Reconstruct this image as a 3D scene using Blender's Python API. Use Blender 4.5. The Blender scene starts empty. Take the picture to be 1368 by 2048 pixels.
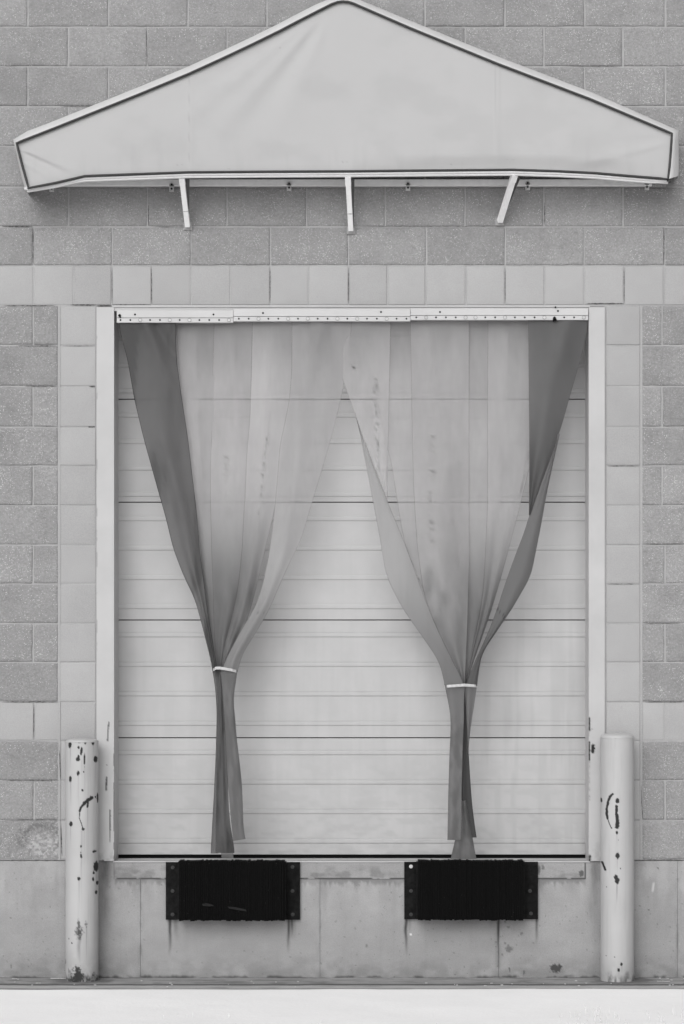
import bpy, math, random
import numpy as np
from mathutils import Vector

random.seed(7)
RNG = np.random.default_rng(11)
sc = bpy.context.scene
COL = sc.collection

# ------------------------------------------------------------------ camera
S = 390.0            # photo pixels per metre on the wall face
D = 12.0             # camera to wall face
H = 1.55             # eye height
CXP = 760.0          # picture column straight in front of the camera
BASE = 1955.0        # picture row of the wall's foot
HP = BASE - H * S    # picture row of the horizon
CX = (CXP - 684.0) / S
cd = bpy.data.cameras.new('camera')
cam = bpy.data.objects.new('camera', cd)
COL.objects.link(cam)
cam.location = (CX, -D, H)
cam.rotation_euler = (math.radians(90), 0, 0)
cd.sensor_fit = 'VERTICAL'
cd.sensor_height = 36.0
cd.lens = 36.0 * D / (2048.0 / S)
cd.shift_x = (684.0 - CXP) / 2048.0
cd.shift_y = (HP - 1024.0) / 2048.0
cd.clip_end = 600
sc.camera = cam

# ------------------------------------------------------------------ world, sun, exposure
SUN_EL, SUN_AZ = 37.0, 18.0     # azimuth: degrees to the left of straight out from the wall
w = bpy.data.worlds.new('World')
sc.world = w
w.use_nodes = True
nt = w.node_tree
nt.nodes.clear()
wo = nt.nodes.new('ShaderNodeOutputWorld')
bg = nt.nodes.new('ShaderNodeBackground')
sky = nt.nodes.new('ShaderNodeTexSky')
sky.sky_type = 'NISHITA'
sky.sun_disc = False
sky.sun_elevation = math.radians(SUN_EL)
sky.sun_rotation = math.radians(180 + SUN_AZ)
sky.dust_density = 4.0
bw = nt.nodes.new('ShaderNodeRGBToBW')
nt.links.new(sky.outputs[0], bw.inputs[0])
nt.links.new(bw.outputs[0], bg.inputs['Color'])
bg.inputs['Strength'].default_value = 0.13
nt.links.new(bg.outputs[0], wo.inputs[0])
sd = bpy.data.lights.new('sun', 'SUN')
sd.energy = 1.5
sd.angle = math.radians(70)
sd.color = (1.0, 0.998, 0.995)
so = bpy.data.objects.new('sun', sd)
COL.objects.link(so)
so.location = (-3, -8, 9)
_el, _az = math.radians(SUN_EL), math.radians(SUN_AZ)
sdir = Vector((-math.sin(_az) * math.cos(_el), -math.cos(_az) * math.cos(_el), math.sin(_el)))
so.rotation_euler = sdir.to_track_quat('Z', 'Y').to_euler()
sc.view_settings.view_transform = 'Standard'
sc.view_settings.look = 'None'
sc.view_settings.exposure = -0.05
sc.view_settings.gamma = 1.0
sc.view_settings.use_curve_mapping = False
sc.render.engine = 'CYCLES'
sc.cycles.transparent_max_bounces = 48
sc.cycles.max_bounces = 8
sc.cycles.diffuse_bounces = 5


def at(px, py, d):
    """point at depth d in front of the wall face"""
    k = (D - d) / D
    return (CX + (px - CXP) / S * k, -d, H + (HP - py) / S * k)


# ------------------------------------------------------------------ numpy noise and stain masks
def vnoise(x, y, seed=0):
    xi = np.floor(x).astype(np.int64); yi = np.floor(y).astype(np.int64)
    xf = x - xi; yf = y - yi
    xf = xf * xf * (3 - 2 * xf); yf = yf * yf * (3 - 2 * yf)
    def h(a, b):
        n = (a * 374761393 + b * 668265263 + seed * 1442695041) & 0xffffffff
        n = ((n ^ (n >> 13)) * 1274126177) & 0xffffffff
        return ((n ^ (n >> 16)) & 0xffff) / 65535.0
    return (h(xi, yi) * (1 - xf) * (1 - yf) + h(xi + 1, yi) * xf * (1 - yf)
            + h(xi, yi + 1) * (1 - xf) * yf + h(xi + 1, yi + 1) * xf * yf)


def fbm(x, y, seed=0, o=4):
    s = 0; a = 0.5; t = 0
    for i in range(o):
        s = s + a * vnoise(x * 2 ** i, y * 2 ** i, seed + i * 17); t += a; a *= 0.5
    return s / t


def sm(a, b, x):
    t = np.clip((x - a) / (b - a), 0, 1)
    return t * t * (3 - 2 * t)


class Mask:
    def __init__(s, X, Y):
        s.X = X; s.Y = Y; s.m = np.zeros_like(X)
        s.j = fbm(X / 3.0, Y / 3.0, 5, 3) - 0.5
        s.k = fbm(X / 9.0, Y / 9.0, 9, 3) - 0.5

    def add(s, v):
        s.m = np.maximum(s.m, v)

    def blob(s, cx, cy, rx, ry, a=1.0, soft=0.18, rough=0.9):
        q = np.hypot((s.X - cx) / rx, (s.Y - cy) / ry) + s.j * rough
        s.add(a * (1 - sm(1 - soft, 1 + soft, q)))

    def stroke(s, pts, wd, a=1.0, rough=0.9, soft=0.5):
        best = np.full_like(s.X, 1e9)
        for (x0, y0), (x1, y1) in zip(pts[:-1], pts[1:]):
            dx, dy = x1 - x0, y1 - y0
            t = np.clip(((s.X - x0) * dx + (s.Y - y0) * dy) / (dx * dx + dy * dy + 1e-9), 0, 1)
            best = np.minimum(best, np.hypot(s.X - x0 - t * dx, s.Y - y0 - t * dy))
        q = best / wd + s.j * rough
        s.add(a * (1 - sm(1 - soft, 1 + soft, q)))

    def streak(s, x, y0, y1, wd, a):
        wob = (fbm(s.Y / 30.0, s.Y * 0 + x, 3, 2) - 0.5) * wd
        f = np.exp(-((s.X - x - wob) / wd) ** 2) * sm(y0 - 3, y0, s.Y) * (1 - sm(y0, y1, s.Y)) ** 0.8
        s.add(a * f * (0.95 + 0.6 * fbm(s.X / 2, s.Y / 14, 8, 2)))


# ------------------------------------------------------------------ materials
def new_mat(name):
    m = bpy.data.materials.new(name); m.use_nodes = True
    n = m.node_tree; n.nodes.clear()
    out = n.nodes.new('ShaderNodeOutputMaterial')
    return m, n, out


def N(n, t, **kw):
    x = n.nodes.new(t)
    for k, v in kw.items():
        if k.startswith('_'):
            x.inputs[k[1:].replace('_', ' ')].default_value = v
        else:
            setattr(x, k, v)
    return x


def g(v):
    return (v, v * 0.992, v * 0.995, 1)


def mth(n, op, a, b=None, clamp=False):
    x = n.nodes.new('ShaderNodeMath'); x.operation = op; x.use_clamp = clamp
    for i, q in enumerate((a, b)):
        if q is None: continue
        if isinstance(q, (int, float)): x.inputs[i].default_value = q
        else: n.links.new(q, x.inputs[i])
    return x.outputs[0]


def mixc(n, f, a, b, mode='MIX'):
    x = n.nodes.new('ShaderNodeMix'); x.data_type = 'RGBA'; x.blend_type = mode
    for s, q in ((0, f), (6, a), (7, b)):
        if isinstance(q, (int, float, tuple)): x.inputs[s].default_value = q
        else: n.links.new(q, x.inputs[s])
    return x.outputs[2]


def ramp(n, v, a, b):
    x = n.nodes.new('ShaderNodeMapRange'); x.clamp = True
    x.inputs['From Min'].default_value = a; x.inputs['From Max'].default_value = b
    n.links.new(v, x.inputs['Value'])
    return x.outputs[0]


def coords(n, rnd=True):
    """object coordinates shifted per object, so alike pieces do not repeat the grain"""
    tc = n.nodes.new('ShaderNodeTexCoord')
    if not rnd: return tc.outputs['Object'], None
    oi = n.nodes.new('ShaderNodeObjectInfo')
    v = n.nodes.new('ShaderNodeVectorMath'); v.operation = 'MULTIPLY_ADD'
    cb = n.nodes.new('ShaderNodeCombineXYZ')
    for i in range(3): n.links.new(oi.outputs['Random'], cb.inputs[i])
    n.links.new(cb.outputs[0], v.inputs[0]); v.inputs[1].default_value = (37, 91, 53)
    n.links.new(tc.outputs['Object'], v.inputs[2])
    return v.outputs[0], oi.outputs['Random']


def noise(n, vec, scale, detail=3, rough=0.5, stretch=None):
    if stretch:
        mp = n.nodes.new('ShaderNodeMapping'); mp.inputs['Scale'].default_value = stretch
        n.links.new(vec, mp.inputs[0]); vec = mp.outputs[0]
    x = n.nodes.new('ShaderNodeTexNoise')
    x.inputs['Scale'].default_value = scale; x.inputs['Detail'].default_value = detail
    x.inputs['Roughness'].default_value = rough
    n.links.new(vec, x.inputs['Vector'])
    return x.outputs['Fac']


def finish(m, n, out, col, rough=0.9, spec=0.3, bump=None, bstr=0.3, bdist=0.002, metal=0.0):
    p = n.nodes.new('ShaderNodeBsdfPrincipled')
    if isinstance(col, tuple): p.inputs['Base Color'].default_value = col
    else: n.links.new(col, p.inputs['Base Color'])
    if isinstance(rough, float): p.inputs['Roughness'].default_value = rough
    else: n.links.new(rough, p.inputs['Roughness'])
    p.inputs['Specular IOR Level'].default_value = spec
    p.inputs['Metallic'].default_value = metal
    if bump is not None:
        b = n.nodes.new('ShaderNodeBump'); b.inputs['Strength'].default_value = bstr
        b.inputs['Distance'].default_value = bdist
        n.links.new(bump, b.inputs['Height']); n.links.new(b.outputs[0], p.inputs['Normal'])
    n.links.new(p.outputs[0], out.inputs[0])
    return p


def attr(n, name):
    a = n.nodes.new('ShaderNodeAttribute'); a.attribute_name = name
    return a.outputs['Fac']


def split_mat():
    m, n, out = new_mat('split_face_block')
    v, r = coords(n)
    big = noise(n, v, 7, 4, 0.6)
    fine = noise(n, v, 95, 3, 0.75)
    mid = noise(n, v, 30, 4, 0.65, (1, 1, 1.6))
    vo = n.nodes.new('ShaderNodeTexVoronoi'); vo.inputs['Scale'].default_value = 175
    n.links.new(v, vo.inputs['Vector'])
    sep = n.nodes.new('ShaderNodeSeparateColor'); n.links.new(vo.outputs['Color'], sep.inputs[0])
    pick = mth(n, 'GREATER_THAN', sep.outputs[0], 0.64)
    near = mth(n, 'SUBTRACT', 1.0, ramp(n, vo.outputs['Distance'], 0.22, 0.5))
    den = ramp(n, noise(n, v, 12, 2), 0.22, 0.6)
    speck = mth(n, 'MULTIPLY', mth(n, 'MULTIPLY', pick, near), mth(n, 'MULTIPLY', den, sep.outputs[1]))
    c = mixc(n, ramp(n, big, 0.25, 0.75), g(0.265), g(0.32))
    c = mixc(n, ramp(n, fine, 0.33, 0.7), mixc(n, 0.26, c, g(0.10)), mixc(n, 0.16, c, g(0.55)))
    dk = ramp(n, mid, 0.57, 0.72)
    c = mixc(n, mth(n, 'MULTIPLY', dk, 0.28), c, g(0.14))
    c = mixc(n, mth(n, 'MULTIPLY', r, 0.26), c, g(0.13))
    pt = noise(n, v, 4, 3, 0.6)
    c = mixc(n, mth(n, 'MULTIPLY', ramp(n, pt, 0.5, 0.7), 0.22), c, g(0.13))
    c = mixc(n, mth(n, 'MULTIPLY', speck, 0.6, True), c, g(0.82))
    st = attr(n, 'stain'); wh = attr(n, 'pale')
    c = mixc(n, st, c, g(0.09))
    c = mixc(n, wh, c, g(0.55))
    h = mth(n, 'ADD', mth(n, 'MULTIPLY', mid, 1.5), fine)
    finish(m, n, out, c, 0.92, 0.25, h, 0.9, 0.005)
    return m


def concrete_mat(name, base, var=0.05, grain=260, speck=0.25, bstr=0.25, vert=0.0, rnd=True, ostr=0.10):
    m, n, out = new_mat(name)
    v, r = coords(n, rnd)
    big = noise(n, v, 5, 5, 0.6)
    fine = noise(n, v, grain, 2, 0.7)
    c = mixc(n, ramp(n, big, 0.3, 0.7), g(base - var), g(base + var))
    c = mixc(n, ramp(n, fine, 0.35, 0.7), mixc(n, 0.12, c, g(0.1)), mixc(n, 0.08, c, g(0.7)))
    if vert:
        vs = noise(n, v, 22, 4, 0.6, (1, 1, 0.07))
        c = mixc(n, mth(n, 'MULTIPLY', ramp(n, vs, 0.52, 0.75), vert), c, g(0.13))
    if r is not None:
        c = mixc(n, mth(n, 'MULTIPLY', r, ostr), c, g(0.62))
    pit = noise(n, v, 70, 2, 0.5)
    c = mixc(n, mth(n, 'MULTIPLY', ramp(n, pit, 0.70, 0.76), speck), c, g(0.07))
    c = mixc(n, attr(n, 'stain'), c, g(0.055))
    c = mixc(n, attr(n, 'pale'), c, g(0.68))
    finish(m, n, out, c, 0.9, 0.25, mth(n, 'ADD', fine, mth(n, 'MULTIPLY', big, 2)), bstr, 0.0015)
    return m


def paint_mat(name, base, rough=0.45, streak=0.12, dark=0.035, bstr=0.08, mott=0.03):
    m, n, out = new_mat(name)
    v, r = coords(n)
    big = noise(n, v, 3, 4, 0.6)
    vs = noise(n, v, 14, 4, 0.65, (1, 1, 0.06))
    c = mixc(n, ramp(n, big, 0.3, 0.7), g(base - mott), g(base + mott))
    c = mixc(n, mth(n, 'MULTIPLY', ramp(n, vs, 0.5, 0.78), streak), c, g(0.3))
    fine = noise(n, v, 160, 3, 0.7)
    c = mixc(n, mth(n, 'MULTIPLY', ramp(n, fine, 0.66, 0.75), 0.18), c, g(0.3))
    c = mixc(n, attr(n, 'dirt'), c, g(0.22))
    c = mixc(n, attr(n, 'stain'), c, g(dark))
    ro = mth(n, 'ADD', mth(n, 'MULTIPLY', big, 0.2), rough - 0.1)
    h = mth(n, 'SUBTRACT', mth(n, 'ADD', big, mth(n, 'MULTIPLY', fine, 0.15)), mth(n, 'MULTIPLY', attr(n, 'stain'), 0.6))
    p = finish(m, n, out, c, ro, 0.4, h, bstr, 0.004)
    n.links.new(mth(n, 'MULTIPLY', mth(n, 'SUBTRACT', 1.0, attr(n, 'stain'), True), 0.4), p.inputs['Specular IOR Level'])
    return m


def fabric_mat():
    m, n, out = new_mat('awning_canvas')
    v, r = coords(n, False)
    big = noise(n, v, 1.5, 4, 0.55)
    weave = noise(n, v, 500, 1, 0.5)
    c = mixc(n, ramp(n, big, 0.3, 0.7), g(0.385), g(0.405))
    c = mixc(n, attr(n, 'stain'), c, g(0.2))
    finish(m, n, out, c, 0.7, 0.25, weave, 0.06, 0.001)
    return m


def vinyl_mat(name, colr, op, tint=0.9, tcol=0.85, tmix=0.7):
    m, n, out = new_mat(name)
    v, r = coords(n)
    cl = noise(n, v, 3.0, 4, 0.6, (1, 1, 0.35))
    cb = noise(n, v, 26, 3, 0.6, (1, 1, 0.12))
    dirt = attr(n, 'stain')  # carries real smudges and print, plus painted shade of gathers and top band
    c = mixc(n, ramp(n, cl, 0.3, 0.7), g(colr * 0.88), g(colr * 1.1))
    c = mixc(n, mth(n, 'MULTIPLY', ramp(n, cb, 0.5, 0.8), 0.15), c, g(0.16))
    dirt_shade = mth(n, 'POWER', dirt, 0.65)
    c = mixc(n, dirt_shade, c, g(0.035))
    p = n.nodes.new('ShaderNodeBsdfPrincipled'); n.links.new(c, p.inputs['Base Color'])
    p.inputs['Roughness'].default_value = 0.38; p.inputs['Specular IOR Level'].default_value = 0.3
    b = n.nodes.new('ShaderNodeBump'); b.inputs['Strength'].default_value = 0.15
    b.inputs['Distance'].default_value = 0.006
    n.links.new(cl, b.inputs['Height']); n.links.new(b.outputs[0], p.inputs['Normal'])
    t = n.nodes.new('ShaderNodeBsdfTranslucent')
    n.links.new(mixc(n, dirt, mixc(n, ramp(n, cl, 0.3, 0.7), g(tcol * 0.94), g(tcol)), g(0.04)), t.inputs['Color'])
    ms = n.nodes.new('ShaderNodeMixShader'); ms.inputs[0].default_value = tmix
    n.links.new(p.outputs[0], ms.inputs[1]); n.links.new(t.outputs[0], ms.inputs[2])
    tr = n.nodes.new('ShaderNodeBsdfTransparent'); tr.inputs[0].default_value = g(tint)
    o = mth(n, 'ADD', mth(n, 'MULTIPLY', mth(n, 'SUBTRACT', cl, 0.5), 0.35), op)
    o = mth(n, 'ADD', o, attr(n, 'opac'), True)
    o = mth(n, 'ADD', o, dirt, True)
    mx = n.nodes.new('ShaderNodeMixShader'); n.links.new(o, mx.inputs[0])
    n.links.new(tr.outputs[0], mx.inputs[1]); n.links.new(ms.outputs[0], mx.inputs[2])
    n.links.new(mx.outputs[0], out.inputs[0])
    return m


def plain(name, v, rough=0.6, spec=0.3, metal=0.0, sc_=60, var=0.2):
    m, n, out = new_mat(name)
    vv, r = coords(n)
    q = noise(n, vv, sc_, 3, 0.6)
    c = mixc(n, ramp(n, q, 0.3, 0.7), g(v * (1 - var)), g(v * (1 + var)))
    finish(m, n, out, c, rough, spec, q, 0.15, 0.001, metal)
    return m


M_SPLIT = split_mat()
M_SMOOTH = concrete_mat('smooth_block', 0.328, 0.018, 300, 0.10, 0.15, ostr=0.14)
M_MORTAR = concrete_mat('mortar', 0.345, 0.035, 240, 0.2, 0.4, rnd=False)
M_FOUND = concrete_mat('cast_concrete', 0.275, 0.03, 220, 0.5, 0.25, vert=0.14)
M_LIP = concrete_mat('sill_concrete', 0.275, 0.035, 200, 0.4, 0.3, vert=0.25)
M_LEDGE = concrete_mat('apron_concrete', 0.27, 0.05, 160, 0.5, 0.4, rnd=False)
M_DOOR = paint_mat('door_paint', 0.408, 0.5, 0.05, 0.05)
M_FRAME = paint_mat('frame_paint', 0.42, 0.45, 0.04, 0.02)
M_BOLL = paint_mat('bollard_paint', 0.40, 0.4, 0.03, 0.02, 0.06, 0.02)
M_RAIL = paint_mat('rail_paint', 0.47, 0.4, 0.0, 0.03)
M_ALU = plain('white_metal', 0.80, 0.4, 0.4, 0, 30, 0.05)
M_GALV = plain('galvanised_metal', 0.52, 0.5, 0.4, 0.0, 120, 0.2)
M_TUBE = plain('tube_metal', 0.56, 0.5, 0.3, 0, 30, 0.05)
M_STRUT_SHADE = plain('strut_shade_dark', 0.07, 0.6)
M_WASH = plain('grey_washer', 0.22, 0.5)
M_PIPE = plain('dark_piping', 0.035, 0.5)
M_BLACK = plain('black_shadow_gap', 0.012, 0.9, 0.1)
M_RUBBER = plain('black_rubber', 0.004, 0.9, 0.06, 0, 200, 0.5)
M_STEEL = plain('rusty_dark_steel', 0.009, 0.8, 0.08, 0, 40, 0.5)
M_BOLT = plain('worn_bolt', 0.03, 0.5, 0.4, 0.2)
M_BOLTPALE = plain('pale_bolt', 0.5, 0.5, 0.4)
M_CANVAS = fabric_mat()
M_RIM = plain('awning_edge_fabric', 0.50, 0.5, 0.35, 0, 12, 0.04)
M_VINYL = vinyl_mat('milky_vinyl', 0.62, 0.36, 0.91, 0.92, 0.40)
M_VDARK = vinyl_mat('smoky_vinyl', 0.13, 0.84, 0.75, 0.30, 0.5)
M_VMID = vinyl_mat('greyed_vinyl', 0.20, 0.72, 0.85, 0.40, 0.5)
M_TIE = plain('white_nylon', 0.46, 0.4)


# ------------------------------------------------------------------ mesh helpers
def link(name, verts, faces, mat, parent=None, smooth=False, attrs=None):
    me = bpy.data.meshes.new(name)
    me.from_pydata([tuple(map(float, v)) for v in verts], [], faces)
    me.materials.append(mat)
    if smooth: me.polygons.foreach_set('use_smooth', [True] * len(me.polygons))
    if attrs:
        for k, a in attrs.items():
            t = me.attributes.new(k, 'FLOAT', 'POINT')
            t.data.foreach_set('value', np.ascontiguousarray(a, dtype=np.float32).ravel())
    me.update()
    o = bpy.data.objects.new(name, me); COL.objects.link(o)
    if parent: o.parent = parent
    return o


def empty(name, loc, label, cat, group=None):
    o = bpy.data.objects.new(name, None); COL.objects.link(o)
    o.empty_display_size = 0.1
    o.location = loc; o['label'] = label; o['category'] = cat
    if group: o['group'] = group
    o['_l'] = 0; del o['_l']
    return o


class MB:
    """collects pieces; parts are stored in world space and moved under their parent"""
    def __init__(s): s.v = []; s.f = []

    def box8(s, p):   # 8 points: bottom ring 0-3, top ring 4-7
        b = len(s.v); s.v += [tuple(q) for q in p]
        for q in ((0, 3, 2, 1), (4, 5, 6, 7), (0, 1, 5, 4), (1, 2, 6, 5), (2, 3, 7, 6), (3, 0, 4, 7)):
            s.f.append(tuple(b + i for i in q))

    def box(s, x0, x1, y0, y1, z0, z1, bev=0.0):
        if bev <= 0:
            s.box8([(x0, y0, z0), (x1, y0, z0), (x1, y1, z0), (x0, y1, z0), (x0, y0, z1), (x1, y0, z1), (x1, y1, z1), (x0, y1, z1)])
            return
        b = len(s.v); e = bev      # front (y0) edge chamfered
        s.v += [(x0, y0 + e, z0), (x1, y0 + e, z0), (x1, y0 + e, z1), (x0, y0 + e, z1),
                (x0 + e, y0, z0 + e), (x1 - e, y0, z0 + e), (x1 - e, y0, z1 - e), (x0 + e, y0, z1 - e),
                (x0, y1, z0), (x1, y1, z0), (x1, y1, z1), (x0, y1, z1)]
        for q in ((4, 5, 6, 7), (0, 1, 5, 4), (1, 2, 6, 5), (2, 3, 7, 6), (3, 0, 4, 7),
                  (8, 9, 1, 0), (9, 10, 2, 1), (10, 11, 3, 2), (11, 8, 0, 3), (11, 10, 9, 8)):
            s.f.append(tuple(b + i for i in q))

    def pbox(s, px0, px1, py0, py1, d0, d1, bev=0.0):
        """box whose front face (depth d1) spans these picture rows and columns"""
        a = at(px0, py1, d1); c = at(px1, py0, d1)
        s.box(a[0], c[0], -d1, -d0, a[2], c[2], bev)

    def bar(s, a, b, wx, wz, up=(0, 0, 1)):
        a = Vector(a); b = Vector(b); t = (b - a).normalized(); u = Vector(up)
        x = t.cross(u).normalized(); z = x.cross(t).normalized()
        pts = []
        for c in (a, b):
            for i, j in ((-1, -1), (1, -1), (1, 1), (-1, 1)):
                pts.append(c + x * wx * i / 2 + z * wz * j / 2)
        s.box8(pts)

    def tube(s, pts, r, n=8, closed=False):
        pts = [Vector(p) for p in pts]; rings = []
        for i, p in enumerate(pts):
            a = pts[i - 1] if i > 0 else (pts[-1] if closed else pts[0])
            c = pts[(i + 1) % len(pts)] if (i < len(pts) - 1 or closed) else pts[-1]
            t = (c - a).normalized()
            x = t.cross(Vector((0, 1, 0.01))).normalized(); z = x.cross(t).normalized()
            b = len(s.v)
            for k in range(n):
                an = 2 * math.pi * k / n
                s.v.append(tuple(p + x * math.cos(an) * r + z * math.sin(an) * r))
            rings.append(b)
        m = len(rings)
        for i in range(m if closed else m - 1):
            a, c = rings[i], rings[(i + 1) % m]
            for k in range(n):
                s.f.append((a + k, a + (k + 1) % n, c + (k + 1) % n, c + k))
        if not closed:
            s.f.append(tuple(rings[0] + k for k in range(n))[::-1]); s.f.append(tuple(rings[-1] + k for k in range(n)))

    def disc(s, c, r, th, n=14):
        """short cylinder facing the camera; c is the middle of its front"""
        b = len(s.v)
        for y in (0, th):
            for k in range(n):
                a = 2 * math.pi * k / n
                s.v.append((c[0] + math.cos(a) * r, c[1] + y, c[2] + math.sin(a) * r))
        s.f.append(tuple(range(b, b + n)))
        s.f.append(tuple(range(b + 2 * n - 1, b + n - 1, -1)))
        for k in range(n):
            s.f.append((b + k, b + n + k, b + n + (k + 1) % n, b + (k + 1) % n))

    def ring(s, c, r0, r1, th, n=14):
        b = len(s.v)
        for (r, y) in ((r0, 0), (r1, 0), (r1, th), (r0, th)):
            for k in range(n):
                a = 2 * math.pi * k / n
                s.v.append((c[0] + math.cos(a) * r, c[1] + y, c[2] + math.sin(a) * r))
        for q in range(4):
            for k in range(n):
                s.f.append((b + q * n + k, b + q * n + (k + 1) % n, b + (q + 1) % 4 * n + (k + 1) % n, b + (q + 1) % 4 * n + k))

    def build(s, name, mat, parent=None, smooth=False, stuff=False, label=None):
        v = s.v
        if parent:
            o3 = parent
            off = Vector((0, 0, 0))
            while o3: off += o3.location; o3 = o3.parent
            v = [(a - off.x, b - off.y, c - off.z) for a, b, c in v]
        o = link(name, v, s.f, mat, parent, smooth)
        if stuff: o['kind'] = 'stuff'
        if label: o['label'] = label
        return o


def gridfaces(nx, ny, base=0):
    """nx columns by ny rows of points, row-major; seen from -y"""
    i = np.arange(nx - 1)[None, :] + np.arange(ny - 1)[:, None] * nx + base
    q = np.stack([i, i + nx, i + nx + 1, i + 1], -1).reshape(-1, 4)
    return q.tolist()


def tag(o, **k):
    for a, b in k.items(): o[a] = b
    return o


def panel(name, px0, px1, py0, py1, d, step, mat, parent=None, maskf=None, bump=0.0, thick=0.04, pale=None):
    """thick slab with a finely divided front face that carries its stains"""
    nx = max(3, int((px1 - px0) / step) + 1); ny = max(3, int((py1 - py0) / step) + 1)
    X, Y = np.meshgrid(np.linspace(px0, px1, nx), np.linspace(py0, py1, ny))
    k = (D - d) / D
    P = np.stack([CX + (X - CXP) / S * k, np.full_like(X, -d), H + (HP - Y) / S * k], -1)
    if bump: P[..., 1] += (fbm(X / 6, Y / 6, 4) - 0.5) * bump
    off = parent.location if parent else Vector((0, 0, 0))
    P = P - np.array(off[:])
    m = Mask(X, Y)
    if maskf: maskf(m)
    pl = np.zeros_like(X)
    if pale: pl = pale(X, Y)
    verts = P.reshape(-1, 3)
    faces = gridfaces(nx, ny)
    # rim going back
    loop = list(range(nx)) + [r * nx + nx - 1 for r in range(1, ny)] + [(ny - 1) * nx + c for c in range(nx - 2, -1, -1)] + [r * nx for r in range(ny - 2, 0, -1)]
    back = verts[loop].copy(); back[:, 1] = -d - off[1] + thick
    b = len(verts); L = len(loop)
    verts = np.vstack([verts, back])
    for i in range(L):
        j = (i + 1) % L
        faces.append([loop[i], loop[j], b + j, b + i])
    st = np.concatenate([m.m.ravel(), np.zeros(L)]); pp = np.concatenate([pl.ravel(), np.zeros(L)])
    return link(name, verts, faces, mat, parent, False, {'stain': np.clip(st, 0, 1), 'pale': np.clip(pp, 0, 1)})


# ================================================================== GROUND
GAP_D, EDGE_D = 0.255, 0.385


def flat(name, x0, x1, d0, d1, z, nx, nd, mat, maskf=None, kind='structure', thick=0.0, wob=0.0):
    X, Dd = np.meshgrid(np.linspace(x0, x1, nx), np.linspace(d0, d1, nd))
    Z = z + (fbm(X * 6, Dd * 6 + 3, 2) - 0.5) * wob
    P = np.stack([X, -Dd, Z], -1).reshape(-1, 3)
    px = 684 + X * S
    m = Mask(px, Dd * S)
    if maskf: maskf(m)
    fc = [f[::-1] for f in gridfaces(nx, nd)]
    fc = [f[::-1] for f in fc]
    if thick:
        n0 = len(P); loop = list(range((nd - 1) * nx, nd * nx))
        bk = P[loop].copy(); bk[:, 2] -= thick
        P = np.vstack([P, bk])
        for i in range(nx - 1): fc.append([loop[i], n0 + i, n0 + i + 1, loop[i + 1]])
        st = np.concatenate([m.m.ravel(), np.full(nx, 1.0 if z > -0.003 else 0.2)]); st[loop[0]:loop[-1] + 1] = np.maximum(st[loop[0]:loop[-1] + 1], 0.8)
    else: st = m.m.ravel()
    o = link(name, P, fc, mat, None, False, {'stain': np.clip(st, 0, 1), 'pale': np.zeros(len(P))})
    o['kind'] = kind
    return o


def ledge_mask(m):
    X, Y = m.X, m.Y
    n = fbm(X / 40, Y / 10, 21)
    m.add(0.45 * sm(0.5, 0.75, n))
    m.add(0.8 * (1 - sm(0, 12, Y)) * sm(0.35, 0.6, fbm(X / 14, Y / 6, 31)))
    for c in (164, 1234):
        q = np.hypot((X - c) / 75, (Y - 45) / 52)
        m.add(0.65 * (1 - sm(0.55, 1.15, q + (fbm(X / 16, Y / 16, 41) - 0.5) * 0.8)))
    for a, b in ((22, 130), (195, 250), (548, 640), (1110, 1190), (905, 940)):
        m.add(0.95 * sm(a, a + 12, X) * (1 - sm(b - 40, b, X)) * (1 - sm(3, 8, Y - 4 * fbm(X / 8, Y, 6))))


flat('pavement', -4.6, 4.6, -0.02, GAP_D, 0.0, 1500, 20, M_LEDGE, ledge_mask, thick=0.05, wob=0.003)
M_KERB = concrete_mat('kerb_concrete', 0.40, 0.05, 160, 0.4, 0.3, rnd=False)
flat('kerb_strip', -4.6, 4.6, GAP_D + 0.004, EDGE_D, -0.0065, 900, 8, M_KERB,
     lambda m: m.add(0.3 * sm(0.5, 0.8, fbm(m.X / 50, m.Y / 10, 77))), thick=0.05, wob=0.003)


def ground_mat():
    m, n, out = new_mat('bleached_ground')
    v, r = coords(n, False)
    a = noise(n, v, 2.5, 5, 0.6); b = noise(n, v, 40, 4, 0.7)
    c = mixc(n, ramp(n, a, 0.3, 0.7), g(0.87), g(0.90))
    c = mixc(n, mth(n, 'MULTIPLY', ramp(n, b, 0.64, 0.8), 0.25), c, g(0.5))
    finish(m, n, out, c, 0.8, 0.2, mth(n, 'ADD', a, mth(n, 'MULTIPLY', b, 0.2)), 0.3, 0.02)
    return m


M_GROUND = ground_mat()
gx = [-120, -30, -8] + list(np.linspace(-4.6, 4.6, 320)) + [8, 30, 120]
gy = [EDGE_D + 0.0, 0.40, 0.43, 0.5] + list(np.linspace(0.6, 3.0, 60)) + [5, 9, 20, 60, 200]
gv = []
for yy in gy:
    for xx in gx:
        e = -0.009
        wv = 0.010 * (float(fbm(np.array(xx * 2.0), np.array(yy * 3.0), 5)) - 0.5) if abs(xx) < 5 else 0
        y_ = yy + (0.014 * (float(fbm(np.array(xx * 4.0), np.array(1.0), 15)) - 0.5) if yy < 0.45 else 0)
        gv.append((xx, -y_, e + wv))
g_ = link('ground', gv, gridfaces(len(gx), len(gy)), M_GROUND, None, True); g_['kind'] = 'structure'
ub = MB(); ub.box(-120, 120, -0.46, 3, -0.4, -0.05); u_ = ub.build('soil', M_BLACK); u_['kind'] = 'structure'

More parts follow.
